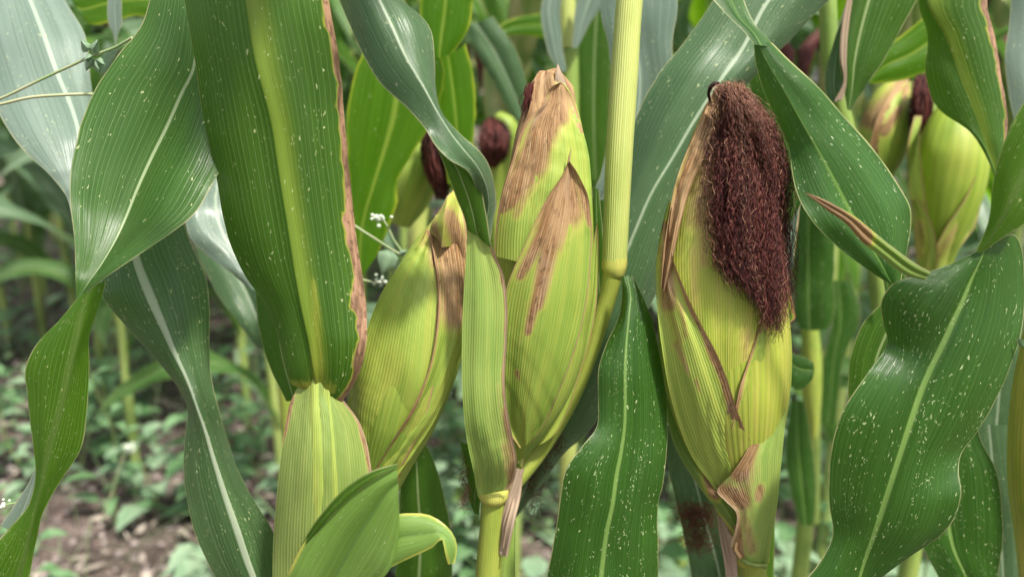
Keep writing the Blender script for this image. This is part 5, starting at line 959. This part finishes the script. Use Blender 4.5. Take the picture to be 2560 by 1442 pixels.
def field_plant(name, seed, height, label, group, ears=1, mat='bgleaf'):
    rs = np.random.RandomState(seed); t = thing(name, (0, 0, -50), label, 'corn plant', group)
    WLOC[t.name] = (0, 0, 0); t.location = (0, 0, 0)
    z = np.linspace(-.03, height, 30); st = MB(); st.tube(np.stack([.01 * n1(z * 2, seed), .01 * n1(z * 2, seed + 3), z], -1), np.interp(z, [0, height], [.013, .006]) * (1 + .1 * (np.abs((z / .17) % 1 - .5) > .44)), k=8)
    st.build('stalk', M['bgstalk'], t); az = rs.rand() * 6.28
    k = 0; zz = .28
    while zz < height - .1:
        m = MB(); L = np.interp(zz, [.2, .9, height], [.55, .8, .45]) * (.85 + .3 * rs.rand())
        field_leaf(m, (0, 0, zz), az + (k % 2) * math.pi + rs.randn() * .35, math.radians(62 + 12 * rs.rand()), L, .075 + .02 * rs.rand(), math.radians(95 + 55 * rs.rand()), rs.randn() * .9, int(rs.randint(500)), broken=(1.2 if rs.rand() < .2 else 0))
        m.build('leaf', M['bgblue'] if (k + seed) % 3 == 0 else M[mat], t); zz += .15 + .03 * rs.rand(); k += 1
    for e in range(ears):
        z0 = .85 + .16 * e; a = az + e * math.pi + rs.randn() * .4; d = np.array([math.cos(a) * .35, math.sin(a) * .35, .94])
        q = np.linspace(0, 1, 14); c = np.array([0, 0, z0]) + d * (q * .22)[:, None] + np.array([math.cos(a), math.sin(a), 0]) * .02
        m = MB(); m.tube(c, .027 * np.interp(q, [0, .15, .4, .7, 1], [.35, .75, 1, .8, .15]), k=12); eo = m.build('corn_ear', M['bghusk'], t)
        m = MB(); c2 = np.stack([c[-2] + d * .0, c[-1] + d * .01, c[-1] + d * .005 + [math.cos(a) * .02, math.sin(a) * .02, -.02], c[-2] + [math.cos(a) * .03, math.sin(a) * .03, -.06]]); m.tube(c2, [.008, .015, .016, .006], k=8); m.build('silk', M['bgsilk'], eo, origin=(0, 0, 0))
    m = MB()
    for i in range(7):
        a = rs.rand() * 6.28; s = np.linspace(0, 1, 6); m.tube(np.stack([np.cos(a) * s * .09, np.sin(a) * s * .09, height - .02 + .22 * s - .05 * s ** 2], -1), .003, k=4)
    m.build('tassel', M['tassel'], t)
    return t
def copy_tree(o, loc, rz, label=None, group=None, sc=1.0):
    r = o.copy(); C.objects.link(r); r.location = loc; r.rotation_euler = (0, 0, rz); r.scale = (sc, sc, sc)
    if label: r['label'] = label
    if group: r['group'] = group
    for ch in o.children:
        c = ch.copy(); C.objects.link(c); c.parent = r
        for g in ch.children:
            d = g.copy(); C.objects.link(d); d.parent = c
    return r
LB = {'L': ('out-of-focus corn plant in the far rows on the left, beyond the weedy soil', 'corn plants in the far rows on the left'),
      'C': ('out-of-focus corn plant in the rows behind the middle ear', 'corn plants in the rows behind the middle ear'),
      'R': ('out-of-focus corn plant in the rows behind the right-hand leaves', 'corn plants in the rows behind the right-hand leaves')}
rs = np.random.RandomState(21)
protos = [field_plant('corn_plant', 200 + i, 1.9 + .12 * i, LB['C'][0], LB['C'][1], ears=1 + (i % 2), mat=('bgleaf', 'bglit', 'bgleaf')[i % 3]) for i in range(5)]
spots = []
for row, (Y, dx, x_lo) in enumerate([(1.32, .26, -.02), (1.85, .25, -.1), (2.35, .24, -9), (2.9, .24, -9), (3.5, .25, -9), (4.15, .27, -9), (4.9, .32, -9), (5.8, .38, -9)]):
    half = Y * .72 + .2; x = -half
    while x < half:
        xx = x + rs.randn() * .05
        if xx > x_lo: spots.append((xx, Y + rs.randn() * .06))
        x += dx * (1 + .3 * rs.rand())
spots += [(-.52, 1.62), (-.98, 1.9), (-.78, 2.15), (-.3, 2.1), (-1.2, 2.3), (-.5, 2.55), (-1.5, 2.6)]
used = set()
for i, (x, y) in enumerate(spots):
    k = 'L' if x < -.12 * y else ('C' if x < .26 * y else 'R'); pi = int(rs.randint(5)); o = protos[pi]; loc = (x, y, gz(x, y)); rz = rs.rand() * 6.28; sc = .9 + .2 * rs.rand()
    if pi not in used:
        used.add(pi); o.location = loc; o.rotation_euler = (0, 0, rz); o['label'], o['group'] = LB[k]
    else: copy_tree(o, loc, rz, LB[k][0], LB[k][1], sc)

# ------------------------------------------------------------------ weeds
def weed(name, seed, label, group, h=.28, nl=12, size=.05, mat='weed', shape=0, flowers=False):
    rs = np.random.RandomState(seed); t = thing(name, (0, 0, 0), label, 'weed', group); z = np.linspace(-.02, h, 12)
    sx, sy = .03 * n1(z * 6, seed), .03 * n1(z * 6, seed + 4); m = MB(); m.tube(np.stack([sx, sy, z], -1), np.linspace(.003, .0012, 12), k=5); m.build('stem', M['weedstem'], t)
    for i in range(nl):
        q = (i + .6) / nl; zz = h * q; b = np.array([np.interp(zz, z, sx), np.interp(zz, z, sy), zz]); a = i * 2.4 + rs.randn() * .3; L = size * (1.25 - .6 * q) * (.8 + .4 * rs.rand()); n = 9; s = np.linspace(0, 1, n)
        el = math.radians(35 - 20 * rs.rand()) - 1.1 * s; pet = .5 * L
        hx = pet * .8 + np.concatenate([[0], np.cumsum(np.cos(el[:-1]) * L / (n - 1))]); hz = pet * .3 + np.concatenate([[0], np.cumsum(np.sin(el[:-1]) * L / (n - 1))])
        c = b + np.stack([np.cos(a) * hx, np.sin(a) * hx, hz], -1); S = np.array([-math.sin(a), math.cos(a), 0]); up = np.array([0, 0, 1.])
        w = L * (.34 if shape == 0 else .2) * np.interp(s, [0, .12, .35, .7, 1], [.15, .8, 1, .6, .02]) * (1 + .08 * np.sin(s * 22))
        m = MB(); g = np.stack([c + S * w[:, None] + up * (.25 * w)[:, None], c + S * (w * .5)[:, None] + up * (.16 * w)[:, None], c, c - S * (w * .5)[:, None] + up * (.16 * w)[:, None], c - S * w[:, None] + up * (.25 * w)[:, None]], 1); m.grid(g)
        m.tube(np.stack([b, (b + c[0]) / 2 + [0, 0, .002], c[0]]), .0011, k=4, cap=False); m.build('leaf', M[mat], t)
    if flowers:
        m = MB()
        for i in range(26):
            p = np.array([sx[-1], sy[-1], h]) + rs.randn(3) * [.010, .010, .016]; r = .0022 + .0015 * rs.rand(); th = np.linspace(0, 6.283, 6, endpoint=False)
            m.tube(np.stack([p, p + rs.randn(3) * .002 + [0, 0, .003], p + rs.randn(3) * .003 + [0, 0, .005]]), [r * .5, r, r * .3], k=6)
        m.build('flower_cluster', M['flower'], t)
    return t
wp = [weed('weed_plant', 301, 'leafy green weed on the soil between the rows', 'leafy weeds on the soil between the rows', .26, 13, .07, 'weed'),
      weed('weed_plant', 302, 'pale broad-leaved weed on the soil between the rows', 'pale broad-leaved weeds between the rows', .2, 11, .085, 'weed2'),
      weed('weed_plant', 303, 'low narrow-leaved weed on the soil between the rows', 'narrow-leaved weeds between the rows', .34, 18, .06, 'weed', 1),
      weed('weed_plant', 304, 'weed with small whitish flower heads between the rows', 'flowering weeds between the rows', .42, 14, .05, 'weed2', 1, True),
      weed('weed_plant', 305, 'yellowing weed on the soil between the rows', 'yellowing weeds between the rows', .22, 10, .06, 'weed3')]
rs = np.random.RandomState(33); used = set(); ws = []
for i in range(420):
    y = .85 + 3.1 * rs.rand() ** 1.25; x = (rs.rand() * 2 - 1) * (.68 * y + .1)
    if x < -.1 * y and rs.rand() < .3 and y < 1.7: continue      # the bare soil shows here
    ws.append((x, y))
ws = ws[:300]
for i, (x, y) in enumerate(ws):
    k = int(rs.choice(5, p=[.36, .4, .16, .03, .05])); o = wp[k]; sc = (.4 + .8 * rs.rand() ** 1.3) * (.8 + .2 * min(2, y)); loc = (x, y, gz(x, y)); rz = rs.rand() * 6.28
    if k not in used: used.add(k); o.location = loc; o.rotation_euler = (0, 0, rz)
    else: copy_tree(o, loc, rz, None, None, sc)
def litter():
    rs = np.random.RandomState(9); m = MB()
    for i in range(5200):
        y = .8 + 3.2 * rs.rand() ** 1.2; x = (rs.rand() * 2 - 1) * (.7 * y + .1); r = .004 + .014 * rs.rand() ** 3; z = gz(x, y)
        g = np.array([[1, 0, 0], [0, 1, 0], [-1, 0, 0], [0, -1, 0], [0, 0, 1], [0, 0, -1]]) * r * (.6 + .8 * rs.rand(6, 1)) + rs.randn(6, 3) * r * .15
        m.add(g + [x, y, z + r * .3], [[0, 1, 4], [1, 2, 4], [2, 3, 4], [3, 0, 4], [1, 0, 5], [2, 1, 5], [3, 2, 5], [0, 3, 5]], mi=0)
    o = m.build('soil_clods', M['clod']); o['kind'] = 'stuff'; o.data.polygons.foreach_set('use_smooth', [False] * len(o.data.polygons))
    m = MB()
    for i in range(2600):
        y = .8 + 3.2 * rs.rand() ** 1.2; x = (rs.rand() * 2 - 1) * (.7 * y + .1); z = gz(x, y) + .008 + .012 * rs.rand(); a = rs.rand() * 6.28; L = .02 + .09 * rs.rand() ** 2; s = np.linspace(-.5, .5, 4)
        c = np.stack([x + np.cos(a) * s * L, y + np.sin(a) * s * L, z + .01 * rs.randn() * s * 2 + .006 * s ** 2], -1); w = (.002 + .007 * rs.rand()) * (1 - (2 * s) ** 2 * .7); S = np.array([-math.sin(a), math.cos(a), rs.randn() * .4])
        m.grid(np.stack([c + S * w[:, None], c - S * w[:, None]], 1))
    o = m.build('plant_litter', M['litter']); o['kind'] = 'stuff'
litter()
def cover():
    rs = np.random.RandomState(19); m = MB()
    for i in range(9000):
        y = .9 + 4.5 * rs.rand() ** 1.1; x = (rs.rand() * 2 - 1) * (.7 * y + .1)
        if n1(x * 2.3 + 3 * n1(y * 1.7, 3), 8) < -.25: continue
        a = rs.rand() * 6.28; L = .012 + .03 * rs.rand() ** 2; h = .01 + .07 * rs.rand() ** 2; s = np.linspace(0, 1, 4); up = rs.rand() * .9
        c = np.stack([x + np.cos(a) * s * L, y + np.sin(a) * s * L, gz(x, y) + h + up * s * L - .5 * L * s ** 2], -1); w = L * (.12 + .28 * rs.rand()) * np.array([.3, 1, .8, .05]); S = np.array([-math.sin(a), math.cos(a), rs.randn() * .5])
        m.grid(np.stack([c + S * w[:, None], c - S * w[:, None]], 1))
    for i in range(1400):      # thin grassy and dry stems
        y = .9 + 4 * rs.rand() ** 1.1; x = (rs.rand() * 2 - 1) * (.7 * y + .1); s = np.linspace(0, 1, 5); h = .05 + .22 * rs.rand(); d = rs.randn(2) * .1
        m.tube(np.stack([x + d[0] * s ** 1.5, y + d[1] * s ** 1.5, gz(x, y) + h * s], -1), .0009, k=3, cap=False)
    o = m.build('ground_cover', M['cover']); o['kind'] = 'stuff'
cover()

# ------------------------------------------------------------------ bindweed runners and sprigs near the camera
def vine(label, pts, nodes, r0=3.2):
    p = P(*pts[0]); t = thing('bindweed_vine', tuple(float(c) for c in p), label, 'vine')
    def f(m):
        S = np.asarray(pts, float); q = catmull(S[:, [0, 1, 0, 1, 2]], 60); m.tube(P(q[:, 0], q[:, 1], q[:, 4]), r0 * pxm(.5), k=8)
    part('stem', f, M['vine'], t)
    rs = np.random.RandomState(len(pts) * 7 + int(pts[0][1]))
    for (x, y, D, s, a) in nodes:
        def f(m):
            n = 8; u = np.linspace(0, 1, n); w = s * .42 * np.interp(u, [0, .15, .45, 1], [.35, 1, .85, .03]); cx = x + np.cos(a) * u * s; cy = y + np.sin(a) * u * s; nx, ny = -math.sin(a), math.cos(a)
            g = [P(cx + nx * w * k, cy + ny * w * k, D + .006 * abs(k) - .004 * u) for k in (-1, -.5, 0, .5, 1)]; m.grid(np.stack(g, 1)); m.tube(P([x, x + math.cos(a) * 2], [y, y + math.sin(a) * 2], D), 1.5 * pxm(D), k=5)
        part('leaf', f, M['weed2'], t)
    return t
vine('thin bindweed runner with tiny leaves, rising to the right across the pale left-edge leaf', [(-60, 268, .47), (0, 247, .47), (90, 205, .47), (170, 168, .468), (232, 140, .466), (290, 118, .464), (330, 95, .46)],
     [(222, 128, .462, 34, -2.2), (232, 132, .46, 36, -1.2), (226, 146, .46, 34, 1.9), (236, 148, .462, 38, 1.2), (230, 140, .458, 24, 2.6), (242, 150, .46, 26, .6)])
vine('thin bindweed runner lying level across the pale leaf at the left edge', [(-60, 270, .46), (0, 261, .46), (70, 245, .46), (150, 238, .462), (235, 236, .466), (300, 240, .47)], [], 3.4)
vine('thin weed runner crossing behind the dried leaf edge towards the middle ear', [(880, 560, .56), (930, 592, .56), (1000, 635, .565), (1060, 660, .57)], [(975, 628, .555, 64, 1.9), (1000, 636, .556, 22, -.5)], 3.0)
def sprig(label, stem, head, D, n=26, sp=14):
    p = P(stem[0][0], stem[0][1], D); t = thing('weed_sprig', tuple(float(c) for c in p), label, 'weed')
    def f(m):
        S = np.asarray(stem, float); q = catmull(S[:, [0, 1, 0, 1]], 30); m.tube(P(q[:, 0], q[:, 1], D), 2.4 * pxm(D), k=6)
    part('stem', f, M['vine'], t)
    def f(m):
        rs = np.random.RandomState(int(head[0])); 
        for i in range(n):
            c = P(head[0] + rs.randn() * sp, head[1] + rs.randn() * sp * .7, D + rs.randn() * .006); r = (3 + 2.5 * rs.rand()) * pxm(D); d = rs.randn(3); d /= np.linalg.norm(d)
            m.tube(np.stack([c - d * r, c - d * r * .4, c + d * r * .4, c + d * r]), [r * .3, r, r, r * .25], k=7)
    part('flower_cluster', f, M['flower'], t)
sprig('small white-headed weed sprig above the leaning ear, beside the dried leaf edge', [(1005, 630), (985, 600), (965, 560), (950, 540)], (950, 547), .57, 20, 9)
sprig('white-headed weed sprig low beside the leaning ear', [(870, 690), (910, 700), (945, 708)], (948, 702), .57, 14, 9)
sprig('weed sprig with white buds beside the folding blade above the leaning ear', [(1100, 420), (1120, 350), (1138, 300)], (1140, 295), .72, 30, 13)
sprig('weed sprig with pale buds at the lower left edge', [(120, 1200), (60, 1250), (10, 1262)], (4, 1262), .42, 9, 12)
sprig('slender upright weed spike over the soil at lower left', [(255, 1300), (285, 1215), (310, 1140), (325, 1115)], (322, 1120), 1.1, 18, 8)
